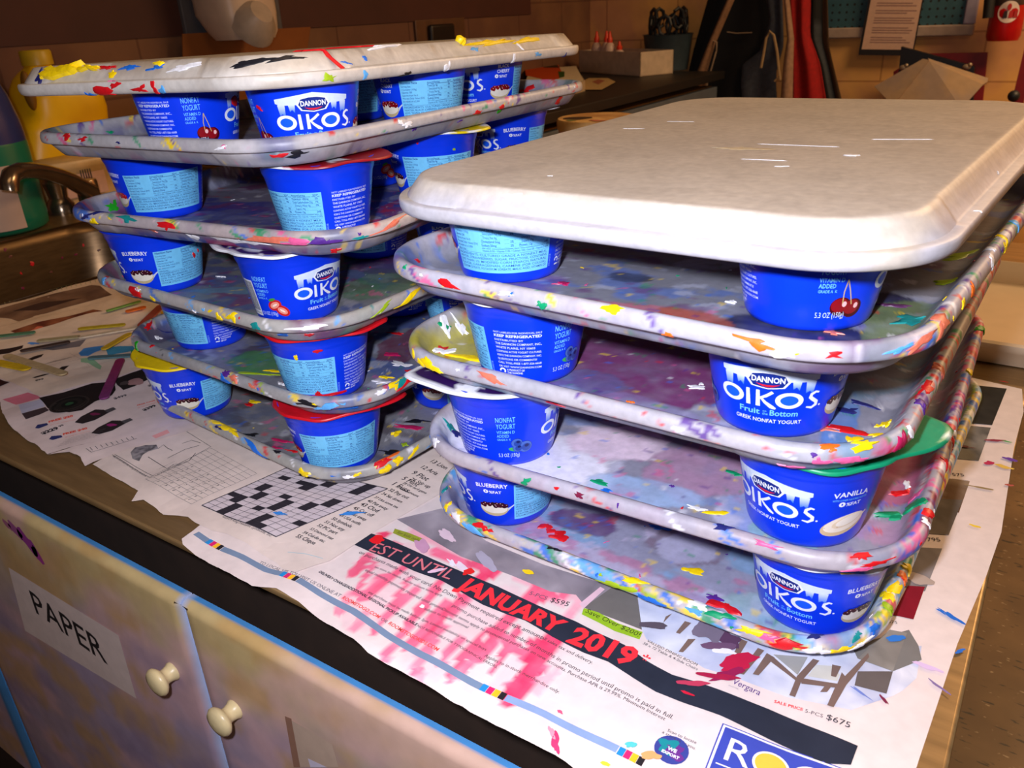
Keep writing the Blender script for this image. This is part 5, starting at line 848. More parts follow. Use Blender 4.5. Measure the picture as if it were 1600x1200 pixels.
# ------------------------------------------------------------------ along the left wall
M_TAN = mat('tan wood laminate', (176, 128, 66), .6, noise=.12, scale=6, stretch=(1, 1, .3)); M_SLATE = mat('slate laminate edge', (84, 90, 100), .6); M_DKTOP = mat('black worktop', (24, 20, 18), .5)
SB = empty('side_cabinet', (-1.9, 2.8, -.9)); tag(SB, 'tan side cabinet with slate rail and black top along the left wall behind the stacks', 'cabinet')
m = MB(); m.box((-2.29, 1.52, -.9), (-1.51, 3.96, .0)); child(m.build('carcass', M_TAN, colors=False, bevel=.003), SB)
m = MB(); m.box((-2.295, 1.51, .03), (-1.45, 3.97, .065)); child(m.build('worktop', M_DKTOP, colors=False, bevel=.003), SB)
m = MB(); m.box((-1.52, 1.515, -.12), (-1.482, 3.965, -.005)); child(m.build('rail', M_SLATE, colors=False, bevel=.003), SB)
for i in range(4):
    y0 = 1.56+i*.60; m = MB(); m.box((-1.51, y0, -.85), (-1.488, y0+.57, -.14)); d = child(m.build('door', M_TAN, colors=False, bevel=.004), SB)
    c = MB(); c.box((-1.4875, y0+.18, -.26), (-1.484, y0+.42, -.20)); h = c.build('card_holder', mat('grey card', (116, 92, 84), .6), colors=False); h.parent = d
M_PANEL = mat('dark red-brown band', (74, 36, 26), .7, noise=.15, scale=5)  # flat dark red-brown band across the upper left wall
shell('trim_1', (XL, -2.4, .352), (XL+.006, 3.6, 1.88), M_PANEL)
M_GREY = mat('grey plastic backplate', (86, 82, 84), .6); M_WHITEP = mat('cream white plastic', (208, 182, 158), .4, noise=.06)
# soap dispenser
XW = XL+.02
SD = empty('soap_dispenser', (XL, 1.82, .4)); tag(SD, 'cream white soap dispenser on the wall over a brown card', 'soap dispenser')
a0 = onX(281, 0, XW); a1 = onX(444, 55, XW); m = MB(); m.box((XL+.001, a0.y, a1.z), (XL+.02, a1.y, .74)); child(m.build('back_plate', M_GREY, colors=False, bevel=.004), SD)
bl = onX(316, 20, XL+.10); br_ = onX(405, 20, XL+.10); yb = (bl.y+br_.y)/2; hw = (br_.y-bl.y)/2; zb_ = onX(370, 62, XL+.14).z
m = MB(); rg = []
for z, x1, w, xo in ((zb_, .19, .80, .06), (zb_+.02, .20, .90, .04), (zb_+.07, .20, 1.0, .0), (zb_+.20, .19, 1.05, 0), (zb_+.36, .16, 1.05, 0)):
    ring = []
    for i in range(24):
        t = 2*math.pi*i/24; cx = math.copysign(abs(math.cos(t))**.6, math.cos(t)); sy = math.copysign(abs(math.sin(t))**.6, math.sin(t)); ring.append((XL+.02+xo+(x1-xo)/2+(x1-xo)/2*cx, yb+hw*w*sy, z))
    rg += ring
m.add(rg, [(a*24+i, a*24+(i+1) % 24, (a+1)*24+(i+1) % 24, (a+1)*24+i) for a in range(4) for i in range(24)]+[list(range(24))[::-1], [96+i for i in range(24)]]); child(m.build('body', M_WHITEP, colors=False, angle=50), SD)
g = onX(378, 50, XL+.17); m = MB(); m.lathe([(.0, -.012), (.05, -.01), (.062, 0), (.055, .03), (.03, .06)], 28, c=(0, 0, 0), M=Matrix.Translation((XL+.195, yb-.015, zb_+.035)) @ Matrix.Rotation(1.0, 4, 'Y') @ Matrix.Scale(1.15, 4)); child(m.build('push_bar', mat('greyed push bar', (186, 166, 146), .45), colors=False), SD)
w0 = onX(353, 4, XL+.20); m = MB(); m.box((XL+.198, yb-.04, zb_+.135), (XL+.216, yb+.04, zb_+.22)); child(m.build('window', mat('dark sight window', (20, 22, 30), .15), colors=False, bevel=.004), SD)
# cardboard splash sheet
M_CARD = mat('brown cardboard', (140, 78, 26), .85, noise=.12, scale=10)
XC = XL+.05; cpts = [onX(*p, XC) for p in ((256, 104), (284, 53), (484, 42), (440, 100))]
m = MB(); m.add([(XC, p.y, (p.z if k_ in (1, 2) else .001)) for k_, p in enumerate(cpts)]+[(XC+.004, p.y, (p.z if k_ in (1, 2) else .001)) for k_, p in enumerate(cpts)], [(0, 1, 2, 3), (7, 6, 5, 4)]+[(i, 4+i, 4+(i+1) % 4, (i+1) % 4) for i in range(4)])
M2 = m.build('cardboard_sheet', M_CARD, colors=False, smooth=False); tag(M2, 'brown cardboard sheet on the wall below the soap dispenser', 'cardboard sheet')
# outlet
oc = onX(690, 62, XL+.012); m = MB(); m.box((XL+.001, oc.y-.16, oc.z-.09), (XL+.012, oc.y+.17, oc.z+.08)); OT = m.build('wall_outlet', mat('brown cover plate', (96, 62, 38), .5), colors=False, bevel=.004); tag(OT, 'brown wall outlet plate with a dark socket above the cream upside-down tray', 'wall outlet')
m = MB(); m.box((XL+.012, oc.y-.09, oc.z-.07), (XL+.035, oc.y+.07, oc.z+.06)); m.build('socket', mat('dark socket', (30, 22, 18), .4), OT, colors=False, bevel=.01)
# yellow jug
M_YEL = mat('yellow plastic jug', (255, 200, 8), .35, noise=.05); XJ = -2.17
JG = empty('paint_jug', (XJ, onX(90, 180, XJ).y, .0)); tag(JG, 'yellow plastic handled jug behind the stack by the sink', 'jug')
m = MB(); rg = []; NS = 36; rows = [(88, 42, 74), (103, 41, 76), (106, 40, 78), (112, 34, 88), (121, 28, 104), (136, 25, 126), (152, 25, 148), (172, 27, 155), (188, 19, 157), (196, 15, 158), (199, 16, 157), (203, 15, 159), (250, 14, 160)]
rows = [(onX((a+b)/2, y, XJ).z, onX(a, y, XJ).y, onX(b, y, XJ).y) for y, a, b in rows]; rows.append((.012, rows[-1][1], rows[-1][2])); rows.append((.002, rows[-1][1]+.01, rows[-1][2]-.01))
for z, ya, yb2 in rows:
    for i in range(NS):
        t = 2*math.pi*i/NS; e = .6; cx = math.copysign(abs(math.cos(t))**e, math.cos(t)); sy = math.copysign(abs(math.sin(t))**e, math.sin(t)); hw = (yb2-ya)/2; rg.append((XJ+min(hw, .085)*cx, (ya+yb2)/2+hw*sy, z))
m.add(rg, [(a*NS+i, (a+1)*NS+i, (a+1)*NS+(i+1) % NS, a*NS+(i+1) % NS) for a in range(len(rows)-1) for i in range(NS)]+[[(len(rows)-1)*NS+i for i in range(NS)], list(range(NS))[::-1]]); child(m.build('body', M_YEL, colors=False, angle=70), JG)
m = MB(); cpj = onX(58, 96, XJ); m.lathe([(.036, 0), (.036, .030), (.033, .034), (0, .035)], 28, c=(XJ, cpj.y, cpj.z-.008)); child(m.build('cap', mat('olive yellow cap', (206, 168, 30), .4), colors=False), JG)
hh = MB(); q0 = onX(47, 142, XJ+.08); hh.sphere((XJ+.073, q0.y, q0.z), .03, n=12, sc=(.5, .42, 1.5)); child(hh.build('grip_shade', mat('shaded yellow', (130, 86, 6), .6), colors=False), JG)  # solid ellipsoid in darker yellow, painting in the shade of the handle hole
# cream tub with printed label
XT = -1.99; l = onX(62, 270, XT); r = onX(200, 262, XT); yt = (l.y+r.y)/2; ht = onX(100, 250, XT).z; hw2 = (r.y-l.y)/2
TB = empty('plastic_tub', (XT, yt, 0)); tag(TB, 'cream plastic tub with a barcode label behind the faucet', 'tub')
m = MB(); rg = []
for z, s in ((0, .86), (.01, .9), (ht*.8, .98), (ht*.82, 1.03), (ht*.98, 1.03), (ht, .99)):
    for i in range(32):
        t = 2*math.pi*i/32; e = .5; rg.append((XT-.02+.06*s*math.copysign(abs(math.cos(t))**e, math.cos(t)), yt+hw2*s*math.copysign(abs(math.sin(t))**e, math.sin(t)), z))
m.add(rg, [(a*32+i, a*32+(i+1) % 32, (a+1)*32+(i+1) % 32, (a+1)*32+i) for a in range(5) for i in range(32)]+[list(range(32))[::-1], [160+i for i in range(32)]]); child(m.build('body', mat('cream tub plastic', (222, 186, 130), .4), colors=False, angle=60), TB)
lc = Canvas(lambda y, z, l_: (XT+.0425+l_*.0006, y, z), .1); ly = onX(150, 290, XT+.08).y
lc.poly([(ly-.06, .02), (ly+.05, .02), (ly+.05, ht*.7), (ly-.06, ht*.7)], lin((214, 170, 150)), 0); lc.disc(ly+.004, ht*.48, .02, .012, lin((130, 80, 90)), 1)
for k in range(5): lc.poly([(ly-.01+k*.006, .04), (ly-.007+k*.006, .04), (ly-.007+k*.006, .08), (ly-.01+k*.006, .08)], lin((60, 50, 50)), 1)
child(lc.build('printed_label', M_SIGN, smooth=False), TB)
# squeeze bottles at the sink
M_BOT = mat('coloured bottle', rough=.3, attr=True, noise=.05)
def bottle(name, label, px, py, X, rpx, tilt, parts, cat='bottle'):
    """leaning bottle: parts = (name, profile fractions, colour)"""
    c = onX(px, py, X); c.z = .003; s = (c-CO).length/CF; R_ = rpx*s; B_ = empty(name, (c.x, c.y, c.z)); B_.rotation_euler = (tilt, 0, 0); tag(B_, label, cat)
    for nm, prof, col, arc in parts:
        m = MB(); m.lathe([(q*R_, w*R_) for q, w in prof], 36, lin(col), arc=arc); m.build(nm, M_BOT, B_, angle=50)
    return B_
bottle('detergent_bottle', 'green and dark blue bottle with cream labels standing beside the faucet', 4, 372, -1.87, 60, 0, (
    ('body', [(0, 0), (.90, .0), (.98, .06), (1.0, .3), (1.0, 1.75), (.99, 1.8)], (28, 116, 86), None), ('shoulder', [(.99, 1.8), (.99, 1.95), (.97, 2.2), (.88, 2.7), (.70, 3.2), (.45, 3.5), (.28, 3.6), (.28, 3.8), (0, 3.82)], (44, 54, 108), None), ('front_label', [(1.012, .12), (1.012, 1.4)], (206, 176, 158), (-2.6, .12)), ('shoulder_label', [(1.0, 1.95), (.985, 2.2), (.90, 2.7), (.73, 3.15)], (206, 166, 124), (-2.6, -.12)), ('cap', [(.30, 3.7), (.42, 3.72), (.42, 4.15), (.36, 4.25), (0, 4.26)], (170, 150, 140), None)))
# round tub behind
TU = onX(922, 184, -.84); c0 = at(862, 186, .17); c1 = at(985, 186, .17); cx, cy = (c0.x+c1.x)/2, (c0.y+c1.y)/2+.03; rr_ = (c1-c0).length/2
RT = empty('round_tub', (cx, cy, 0)); tag(RT, 'round pinkish tub with a wooden-coloured lid behind both stacks', 'tub')
m = MB(); m.lathe([(rr_*.9, 0), (rr_*.97, .01), (rr_*.97, .155)], 40, c=(cx, cy, 0)); child(m.build('body', mat('pinkish plastic', (232, 196, 180), .5), colors=False, angle=50), RT)
m = MB(); m.lathe([(rr_, .150), (rr_*1.01, .152), (rr_*1.01, .167), (rr_*.98, .17), (0, .17)], 48, c=(cx, cy, 0)); child(m.build('lid', mat('stained tan lid', (230, 186, 120), .6, noise=.1, col2=(190, 140, 84), scale2=12), colors=False, angle=50), RT)
ov = at(903, 184, .171); m = Canvas(lambda x, y, l_: (x, y, .1706+l_*.0004), .1); m.disc(ov.x, ov.y, .030, .022, lin((70, 50, 34)), 0, 24, .6, .2); q2 = at(935, 188, .171); m.disc(q2.x, q2.y, .02, .008, lin((206, 120, 90)), 1, 16, 0, .5); q2 = at(893, 188, .171); m.disc(q2.x, q2.y, .012, .006, lin((140, 150, 90)), 1, 16, 0, .5); child(m.build('stain', M_SIGN, smooth=False), RT)
# magazine pages, white box, glue bottles, tool bin on the side cabinet
def ctop(px, py, z=.0655): return at(px, py, z)
ps_ = MB(); c4 = [at(*p, .105) for p in ((818, 150), (832, 108), (898, 104), (914, 126))]; ps_.add([(p.x, p.y, .0655) for p in c4]+[(p.x, p.y, .105) for p in c4], [(3, 2, 1, 0), (4, 5, 6, 7)]+[(i, (i+1) % 4, 4+(i+1) % 4, 4+i) for i in range(4)]); o = ps_.build('paper_stack', mat('stacked paper', (176, 150, 120), .8), colors=False, smooth=False); tag(o, 'low stack of paper under the magazine page on the side cabinet', 'paper stack')
mg = Canvas(lambda x, y, l_: (x, y, .1058+l_*.0006), .2)
def mp(pts, c, l_, z): mg.poly([tuple(ctop(*p, z))[:2] for p in pts], lin(c), l_)
mp([(816, 142), (828, 108), (900, 103), (912, 126), (880, 140)], (206, 188, 160), 0, .106); mp([(820, 108), (846, 97), (872, 100), (880, 118), (866, 128), (840, 122), (822, 118)], (190, 70, 20), 1, .106); mp([(846, 98), (868, 98), (874, 106), (850, 106)], (70, 46, 20), 2, .106); mp([(872, 112), (882, 112), (882, 120), (874, 122)], (50, 80, 30), 2, .106); mp([(820, 128), (834, 125), (860, 132), (840, 138)], (150, 120, 90), 1, .106)
tag(mg.build('magazine_page', M_NEWS, smooth=False), 'magazine page with an orange food picture on the side cabinet', 'magazine page')
mg = Canvas(lambda x, y, l_: (x, y, .0690+l_*.0006), .2); mp([(908, 128), (920, 122), (950, 122), (962, 128), (940, 140), (915, 140)], (180, 150, 104), 0, .069); mp([(925, 128), (935, 124), (945, 126), (935, 132)], (150, 90, 70), 1, .069)
tag(mg.build('magazine_page', M_NEWS, smooth=False), 'crumpled tan page in front of the white cardboard box', 'magazine page')
bA, bB, bC = ctop(905, 113), ctop(1000, 120), ctop(1040, 114); hB = .105; dv = (bB-bA).normalized(); dw = (bC-bB); dw = (dw-dv*dw.dot(dv)); lw = .19; dw.normalize(); LB_ = (bB-bA).length
BX = empty('cardboard_box', (bB.x, bB.y, .066)); tag(BX, 'open white cardboard box holding glue bottles on the side cabinet', 'box')
Mb = Matrix(((dv.x, dw.x, 0, bB.x), (dv.y, dw.y, 0, bB.y), (0, 0, 1, .066), (0, 0, 0, 1)))
M_WBOX = mat('white cardboard', (196, 172, 146), .8); m = MB()
for lo, hi in (((-LB_, 0, 0), (0, .005, hB)), ((-LB_, lw-.005, 0), (0, lw, hB)), ((-.005, 0, 0), (0, lw, hB)), ((-LB_, 0, 0), (-LB_+.005, lw, hB)), ((-LB_, 0, 0), (0, lw, .004))): m.box(lo, hi, M=Mb)
child(m.build('tray_body', M_WBOX, colors=False, smooth=False), BX)
m = MB(); m.box((-.22, .02, .080), (-.02, lw-.01, .088), M=Mb); gp = m.build('green_folder', mat('teal green card', (10, 96, 84), .6), colors=False); tag(gp, 'teal green folder lying inside the white cardboard box', 'folder')
M_GLUE = mat('white glue bottle', (206, 176, 160), .4); M_ORG = mat('orange nozzle', (226, 60, 30), .4)
for i, (px, py, big) in enumerate(((898, 88, 0), (911, 88, 0), (924, 88, 0), (953, 90, 1))):
    g0 = Mb @ Vector((-.44+i*.058 if not big else -.27, .05+.02*(i % 2), .006)); gb = empty('glue_bottle', g0); tag(gb, ['white glue bottle with an orange tip, outermost in the row by the cream tray', 'white glue bottle with an orange tip, between two others in the white box', 'white glue bottle with an orange tip, nearest the dark tool bin', 'fallen glue bottle with only its orange tip above the box edge'][i], 'glue bottle', 'glue bottles in the white box')
    f = .62 if big else .82
    m = MB(); m.lathe([(.026, 0), (.028, .01), (.028, .13*f), (.020, .155*f), (.012, .165*f)], 18); m.build('body', M_GLUE, gb, colors=False); m = MB(); m.lathe([(.013, .163*f), (.014, .185*f), (.009, .195*f), (.005, .225*f), (0, .228*f)], 14); m.build('nozzle', M_ORG, gb, colors=False)
M_BIN = mat('blue grey bin', (52, 64, 72), .5); tb = Mb @ Vector((-.22, lw+.135, 0)); TBN = empty('tool_bin', tb); tag(TBN, 'dark blue-grey bin crammed with black tools behind the white box', 'bin')
m = MB(); m.lathe([(.10, 0), (.12, .16), (.125, .165), (.117, .165), (.097, .01), (0, .01)], 30); m.build('bin_body', M_BIN, TBN, colors=False)
rn = random.Random(4); M_TOOL = mat('black rubber tool', (20, 24, 30), .5)
for i in range(8):
    a = 6.283*i/8+.2; q = .055; sc_ = MB(); ca_, sa_ = math.cos(a), math.sin(a); tw = .03+.03*(i % 3); zz_ = .16+.03*(i % 2)
    sc_.tube([(q*ca_, q*sa_, .014), ((q+.02)*ca_, (q+.02)*sa_, zz_)], .007, 8)
    ux, uy = -sa_, ca_
    sc_.tube([((q+.03)*ca_+ux*.030*math.cos(t*.785), (q+.03)*sa_+uy*.030*math.cos(t*.785), zz_+.045+.045*math.sin(t*.785)) for t in range(9)], .009, 8)
    o = sc_.build('scissors', M_TOOL, colors=False); o.location = tb; tag(o, 'pair of scissors, looped black handle sticking out of the blue-grey bin', 'scissors', 'tools in the blue-grey bin')
# ------------------------------------------------------------------ back wall: aprons, pegboard, extinguisher
YA = YB-.11
def cloth(name, polyL, polyR, rows, fold, col_fn, par=None, depth=.02, Y=YA, nx=36):
    """hanging cloth between two pixel edges; rows interpolate down them"""
    m = MB(); vs = []; cc = []
    def lerp(P, t):
        k = t*(len(P)-1); i = min(int(k), len(P)-2); f = k-i; return (P[i][0]*(1-f)+P[i+1][0]*f, P[i][1]*(1-f)+P[i+1][1]*f)
    for j in range(rows+1):
        t = j/rows; a = onY(*lerp(polyL, t), Y); b = onY(*lerp(polyR, t), Y)
        for i in range(nx+1):
            u = i/nx; p = a*(1-u)+b*u; vs.append((p.x, Y-depth*(.5+.5*math.sin(u*fold+t*1.2))-.012*math.sin(u*math.pi), p.z)); cc.append(lin(col_fn(u, t)))
    m.add(vs, [(j*(nx+1)+i, j*(nx+1)+i+1, (j+1)*(nx+1)+i+1, (j+1)*(nx+1)+i) for j in range(rows) for i in range(nx)], cc)
    o = m.build(name, M_CLOTH, angle=180)
    s = o.modifiers.new('thickness', 'SOLIDIFY'); s.thickness = .004
    if par: child(o, par)
    return o
M_CLOTH = mat('apron cloth', rough=.9, attr=True, noise=.18, scale=60)
TOP = -70; BOT = 240
a1_ = cloth('black_apron', [(1122, TOP), (1108, 0), (1087, 75), (1070, 150), (1052, BOT)], [(1204, TOP), (1204, 0), (1206, 60), (1180, 110), (1164, 160), (1160, BOT)], 24, 9, lambda u, t: (10, 11, 18)); tag(a1_, 'long black apron with a tan trimmed edge, hanging first from the corner', 'apron', 'aprons on the back wall')
child(cloth('trim', [(1150, TOP), (1138, 0), (1108, 70), (1092, 110), (1076, 150), (1058, BOT)], [(1160, TOP), (1147, 0), (1117, 70), (1106, 110), (1104, 150), (1092, BOT)], 20, 5, lambda u, t: (138, 100, 72), None, .015, YA-.05, 8), a1_)
m = MB(); m.tube([onY(*p, YA-.07) for p in ((1113, 63), (1120, 66), (1119, 80), (1112, 105), (1106, 125), (1103, 140))], .004, 6); m.tube([onY(*p, YA-.045) for p in ((1136, 50), (1150, 52), (1175, 51))], .0025, 6); child(m.build('tie', mat('tan tape', (150, 126, 104), .8), colors=False), a1_)
a2_ = cloth('denim_apron', [(1199, TOP), (1200, 0), (1205, 30), (1190, 80), (1163, 100), (1160, 130), (1164, 170), (1168, BOT)], [(1225, TOP), (1224, 0), (1226, 70), (1215, 110), (1214, 130), (1216, 170), (1218, BOT)], 26, 8, lambda u, t: (58, 62, 74), Y=YA-.03); tag(a2_, 'slate denim apron with tan ties beside the red apron', 'apron', 'aprons on the back wall')
child(cloth('trim', [(1228, TOP), (1227, 0), (1232, 60), (1226, 100), (1222, 150), (1216, BOT)], [(1234, TOP), (1233, 0), (1240, 60), (1239, 100), (1238, 150), (1236, BOT)], 20, 3, lambda u, t: (150, 116, 92), None, .01, YA-.07, 8), a2_)
m = MB(); m.tube([onY(*p, YA-.09) for p in ((1189, 106), (1193, 85), (1197, 60), (1203, 49), (1209, 55), (1214, 80), (1217, 110), (1219, 124))], .006, 6); m.tube([onY(*p, YA-.09) for p in ((1210, 127), (1216, 121), (1219, 126))], .005, 6); child(m.build('tie', mat('tan cord', (160, 130, 92), .8), colors=False), a2_)
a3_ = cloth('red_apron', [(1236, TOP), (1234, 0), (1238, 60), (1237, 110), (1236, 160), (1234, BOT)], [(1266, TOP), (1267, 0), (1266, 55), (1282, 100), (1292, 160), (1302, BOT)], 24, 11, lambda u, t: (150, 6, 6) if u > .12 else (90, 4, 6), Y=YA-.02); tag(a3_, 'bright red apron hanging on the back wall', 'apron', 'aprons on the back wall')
a4_ = cloth('black_apron', [(1268, TOP), (1268, 0), (1266, 55), (1282, 100), (1292, 160), (1300, BOT)], [(1294, TOP), (1295, 0), (1297, 70), (1306, 110), (1318, 160), (1328, BOT)], 24, 7, lambda u, t: ((52, 56, 62) if .25 < u < .62 and t > .3 else (13, 13, 16)) if u < .72 else (66, 44, 22), Y=YA+.02); tag(a4_, 'narrow black and slate apron between the red apron and the pegboard', 'apron', 'aprons on the back wall')
# pegboard
def yq(*p, Y=YB-.02): return onY(*p, Y)
PB = empty('pegboard', (-.6, YB, .4)); tag(PB, 'teal pegboard in a pale frame on the back wall', 'pegboard')
M_PEG = mat('teal pegboard', (44, 84, 98), .7)
N = M_PEG.node_tree.nodes; L = M_PEG.node_tree.links; tc = N.new('ShaderNodeTexCoord'); vm = N.new('ShaderNodeVectorMath'); vm.operation = 'SCALE'; vm.inputs['Scale'].default_value = 1/.031; L.new(tc.outputs['Object'], vm.inputs[0]); fr_ = N.new('ShaderNodeVectorMath'); fr_.operation = 'FRACTION'; L.new(vm.outputs[0], fr_.inputs[0])
sx = N.new('ShaderNodeSeparateXYZ'); L.new(fr_.outputs[0], sx.inputs[0]); cb = N.new('ShaderNodeCombineXYZ'); L.new(sx.outputs[0], cb.inputs[0]); L.new(sx.outputs[2], cb.inputs[1]); ds = N.new('ShaderNodeVectorMath'); ds.operation = 'DISTANCE'; L.new(cb.outputs[0], ds.inputs[0]); ds.inputs[1].default_value = (.5, .5, 0); lt = N.new('ShaderNodeMath'); lt.operation = 'LESS_THAN'; lt.inputs[1].default_value = .17; L.new(ds.outputs['Value'], lt.inputs[0])
bb = N['Principled BSDF']; s0 = bb.inputs['Base Color'].links[0].from_socket; mx = N.new('ShaderNodeMixRGB'); L.new(lt.outputs[0], mx.inputs[0]); L.new(s0, mx.inputs[1]); mx.inputs[2].default_value = (.004, .006, .008, 1); L.new(mx.outputs[0], bb.inputs['Base Color'])
pl = yq(1296, 43); pr_ = yq(1504, 41); zf0 = yq(1400, 58).z; zi = yq(1400, 41).z; xr0, xr1 = yq(1504, 41).x, yq(1520, 58).x
m = MB(); m.box((pl.x-.1, YB-.02, zi), (xr0+.01, YB-.004, .95)); child(m.build('board', M_PEG, colors=False, smooth=False), PB)
M_FRM = mat('pale lavender frame', (150, 142, 164), .6); M_FRM2 = mat('pale grey frame', (160, 140, 128), .6)
m = MB(); m.box((pl.x-.1, YB-.035, zf0), (xr1, YB-.002, zi)); child(m.build('bottom_rail', M_FRM2, colors=False, bevel=.006), PB)
m = MB(); m.box((xr0, YB-.036, zi), (xr1, YB-.002, .95)); child(m.build('side_rail', M_FRM, colors=False, bevel=.006), PB)
# notice on a clipboard
CB = empty('clipboard', (-.8, YB-.05, .2)); tag(CB, 'black clipboard with a printed notice hanging over the pegboard', 'clipboard')
nq = [onY(*p, YB-.05) for p in ((1346, 77), (1426, 78), (1448, -40), (1368, -40))]
m = MB(); e = .012; bp = [(nq[0].x-e, nq[0].z-e*2), (nq[1].x+e*.3, nq[1].z-e*2), (nq[2].x+e*.3, nq[2].z), (nq[3].x-e, nq[3].z)]
m.add([(x, YB-.046, z) for x, z in bp]+[(x, YB-.040, z) for x, z in bp], [(0, 1, 2, 3), (7, 6, 5, 4)]+[(i, 4+i, 4+(i+1) % 4, (i+1) % 4) for i in range(4)]); child(m.build('board', mat('black board', (22, 16, 16), .5), colors=False, smooth=False), CB)
nt = Canvas(lambda x, z, l_: (x, YB-.0475-l_*.0008, z), .2); nt.poly([(p.x, p.z) for p in nq], lin((204, 168, 148)), 0)
for i in range(26):
    t = .10+i*.033; a = nq[0]*(1-t)+nq[3]*t; b = nq[1]*(1-t)+nq[2]*t
    if i in (3, 7, 11, 14, 17): continue
    w = [.78, .7, .62, .8, .74][i % 5]; s_ = a*.86+b*.14; e_ = a*(.86-w)+b*(.14+w); nt.stroke([(s_.x, s_.z), (e_.x, e_.z)], .0035, lin((150, 116, 110)), 1)
child(nt.build('notice', M_SIGN, smooth=False), CB)
# fire extinguisher
EX = empty('fire_extinguisher', (-.33, YB-.1, .3)); tag(EX, 'red fire extinguisher with a white oval sticker on the back wall', 'fire extinguisher')
YE = YB-.11; e0 = onY(1543, 40, YE); e1 = onY(1598, 40, YE); ex = (e0.x+e1.x)/2; er = (e1.x-e0.x)/2; eb = onY(1570, 64, YE).z; et = onY(1570, 8, YE).z
m = MB(); m.lathe([(0, eb), (er*.9, eb+.002), (er, eb+.02), (er, et-.02), (er*.97, et)], 36, c=(ex, YE, 0)); child(m.build('cylinder', mat('red enamel', (168, 8, 10), .3), colors=False, angle=50), EX)
m = MB(); m.lathe([(er*1.0, et), (er*.98, et+.03), (er*.7, et+.09), (er*.25, et+.12), (er*.2, et+.2), (0, et+.2)], 30, c=(ex, YE, 0)); child(m.build('valve_head', mat('dark steel dome', (78, 62, 58), .35, .6), colors=False), EX)
lc = Canvas(lambda x, z, l_: (ex+(er+.001+l_*.0008)*math.sin(x), YE-(er+.001+l_*.0008)*math.cos(x), z), .3)
zc_ = onY(1574, 18, YE).z; lc.disc(0.15, zc_, .62, .040, lin((214, 196, 190)), 0, 28); lc.disc(.15, zc_+.018, .12, .013, lin((170, 20, 20)), 1, 12)
for dx, c in ((-.18, (40, 20, 24)), (.15, (170, 24, 24)), (.46, (150, 20, 24))): lc.poly([(.15+dx*.9-.12, zc_-.022), (.15+dx*.9+.12, zc_-.022), (.15+dx*.9+.09, zc_+.004), (.15+dx*.9-.09, zc_+.004)], lin(c), 2)
child(lc.build('sticker', M_SIGN, smooth=False), EX)
m = MB(); hx = onY(1545, 20, YE-.06); m.tube([(hx.x, YE-.05, et+.15), (hx.x-.005, YE-.06, et+.02), (hx.x, YE-.06, onY(1545, 28, YE-.06).z)], .02, 10); child(m.build('hose', mat('black hose', (14, 12, 12), .6), colors=False), EX)
# red rack, black binder, grey box on a low shelf
M_RED = mat('dark red painted wood', (130, 8, 8), .5); YS = YB-.25
def plate(name, pts, Y, th, m_, parent=None):
    q_ = [onY(*p, Y) for p in pts]; k = len(q_); mb = MB(); mb.add([(p.x, Y, p.z) for p in q_]+[(p.x, Y+th, p.z) for p in q_], [list(range(k)), list(range(k, 2*k))[::-1]]+[(i, k+i, k+(i+1) % k, (i+1) % k) for i in range(k)]); return mb.build(name, m_, parent, colors=False, smooth=False)
sh = MB(); zsh = onY(1440, 172, YS).z; sh.box((-.80, YB-.55, zsh-.03), (-.36, YB-.002, zsh)); SHF = sh.build('low_table', M_RED, colors=False); tag(SHF, 'dark red table against the back wall, mostly hidden by the bare grey tray', 'table')
for x in (-.78, -.42):
    m = MB(); m.box((x, YB-.52, -.9), (x+.04, YB-.48, zsh-.03)); m.build('leg', M_RED, SHF, colors=False); m = MB(); m.box((x, YB-.06, -.9), (x+.04, YB-.02, zsh-.03)); m.build('leg', M_RED, SHF, colors=False)
o = plate('red_board', [(1395, 172), (1396, 112), (1440, 84), (1543, 82), (1534, 172)], YB-.08, .02, M_RED); tag(o, 'red board leaning on the back wall behind the grey folded box', 'board')
o = plate('binder', [(1398, 172), (1408, 73), (1522, 104), (1520, 172)], YB-.16, .035, mat('black binder', (16, 14, 18), .4)); tag(o, 'black binder standing tilted in front of the red board', 'binder')
M_CLIP = mat('worn clip', (150, 130, 110), .4, .5)
for px, py in ((1411, 106), (1510, 105)): c = MB(); p = onY(px, py, YB-.17); c.sphere((p.x, p.y, p.z), .012, n=6, sc=(1.4, .6, 1)); c.sphere((p.x+.012, p.y, p.z+.009), .009, n=6); c.build('clip', M_CLIP, o, colors=False)
GB = MB(); Yg = YB-.34; P_ = {k: onY(*p, Yg+dy) for k, (p, dy) in dict(a=((1367, 136), .03), b=((1443, 93), .06), c=((1396, 166), -.02), d=((1452, 95), .05), e=((1536, 132), .05), f=((1502, 170), -.02), g=((1543, 128), .09), h=((1544, 122), .10), i=((1450, 91), .10)).items()}
def quad(*k): GB.add([tuple(P_[q]) for q in k], [tuple(range(len(k)))])
quad('a', 'b', 'd', 'c'); quad('d', 'e', 'f', 'c'); quad('i', 'h', 'g', 'e', 'd')
o = GB.build('folded_box', mat('grey brown card', (138, 118, 104), .8, noise=.08, col2=(150, 124, 96), scale2=7), colors=False, smooth=False); s = o.modifiers.new('thickness', 'SOLIDIFY'); s.thickness = .008; tag(o, 'grey-brown folded card box with a peaked ridge on the red table', 'box')
m = MB(); m.tube([onY(1392, 161, Yg-.05), onY(1440, 161, Yg-.05), onY(1490, 166, Yg-.05)], .010, 8); m.build('pale_edge', mat('pinkish card edge', (176, 132, 118), .8), o, colors=False)
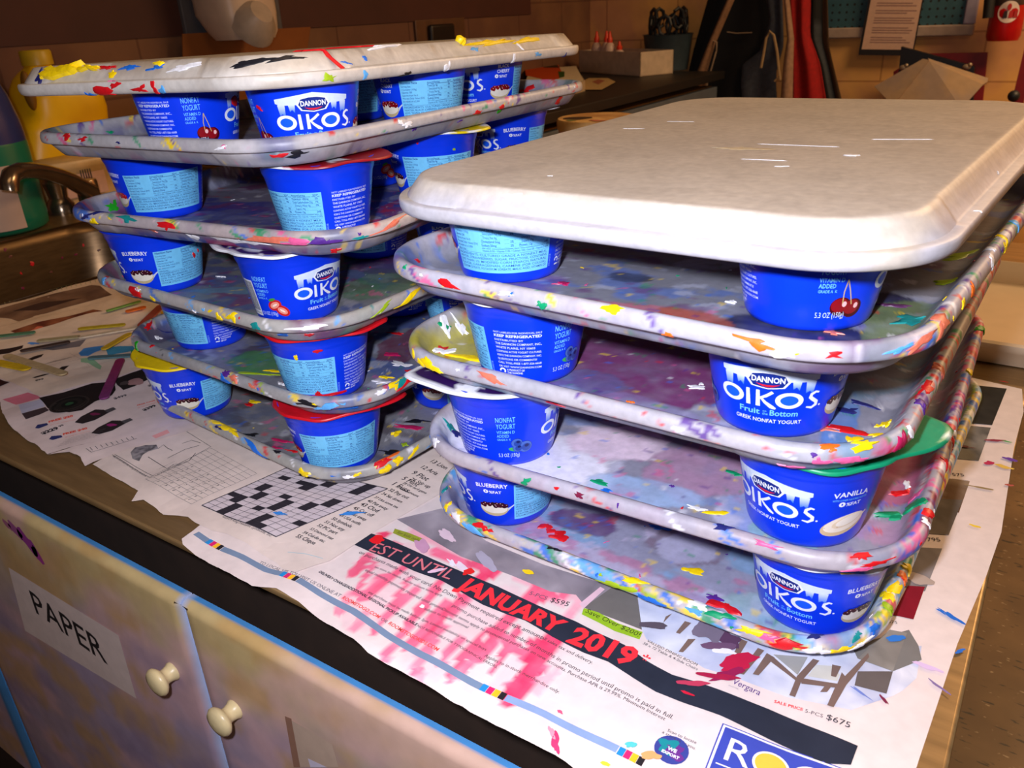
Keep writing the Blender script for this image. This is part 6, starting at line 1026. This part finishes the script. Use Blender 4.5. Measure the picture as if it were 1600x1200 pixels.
# red easel post at the edge of view
EA = plate('easel', [(1573, 190), (1602, 70), (1614, 74), (1594, 190)], YB-.30, .03, M_RED); tag(EA, 'dark red slanted easel post beside the grey folded box', 'easel')
m = MB(); p = onY(1584, 150, YB-.32); m.sphere((p.x, p.y, p.z), .022, n=8); m.build('knob', M_TOOL, EA, colors=False)
m = MB(); q0, q1 = onY(1584, 185, YB-.29), onY(1604, 185, YB-.29); m.box((q0.x-.03, YB-.29, -.9), (q1.x, YB-.26, q0.z+.01)); m.build('leg', M_RED, EA, colors=False)
# white tray on the worktop behind the front stack
WTc = [at(*p, .0) for p in ((1530, 583),)][0]
TWP = (228, 204, 176)
_pp = [(-.06, -.0), ]
WT = MB(); x0, y0 = -.145, .945; wx, wy = .26, .33
lv = [(.016, .0, .03), (.004, .018, .035), (.0, .0225, .036), (.0, .028, .036), (.004, .030, .034), (.008, .028, .032), (.022, .005, .03), (.03, .004, .028)]
rings = [rr2(x0+d, x0+wx-d, y0+d, y0+wy-d, r_, z_+.0012) for d, z_, r_ in lv]; n = len(rings[0])
WT.add([p for r_ in rings for p in r_], [(a*n+i, a*n+(i+1) % n, (a+1)*n+(i+1) % n, (a+1)*n+i) for a in range(len(rings)-1) for i in range(n)]+[[(len(rings)-1)*n+i for i in range(n)], list(range(n))[::-1]])
o = WT.build('shallow_tray', mat('cream white enamel', (220, 196, 166), .35, noise=.04), colors=False, angle=50); tag(o, 'cream white shallow tray behind the front stack at the worktop edge', 'tray')
# ------------------------------------------------------------------ light: on-camera flash and a warm, dim room
fl = bpy.data.lights.new('camera_flash', 'AREA'); fl.shape = 'DISK'; fl.size = .03; fl.energy = FLASH; fl.color = (.89, .89, 1.0)
fo = bpy.data.objects.new('camera_flash', fl); COL.objects.link(fo); fo.location = CO - CR*.055 + CU*.045 - CW*.01
fo.rotation_euler = (CW).to_track_quat('-Z', 'Y').to_euler()
for nm, loc, e, sz in (('ceiling_light', (1.0, 3.2, 1.85), 26, 1.2), ('ceiling_light', (.4, .6, 1.85), 3.5, 1.2)):
    l_ = bpy.data.lights.new(nm, 'AREA'); l_.size = sz; l_.energy = e*AMB; l_.color = (1.0, .66, .34); lo = bpy.data.objects.new(nm, l_); COL.objects.link(lo); lo.location = loc
w = bpy.data.worlds.new('room ambience'); SC.world = w; w.use_nodes = True; w.node_tree.nodes['Background'].inputs[0].default_value = (1.0, .72, .46, 1); w.node_tree.nodes['Background'].inputs[1].default_value = .03*AMB
SC.view_settings.view_transform = 'Standard'; SC.view_settings.look = 'None'; SC.view_settings.exposure = 0.0
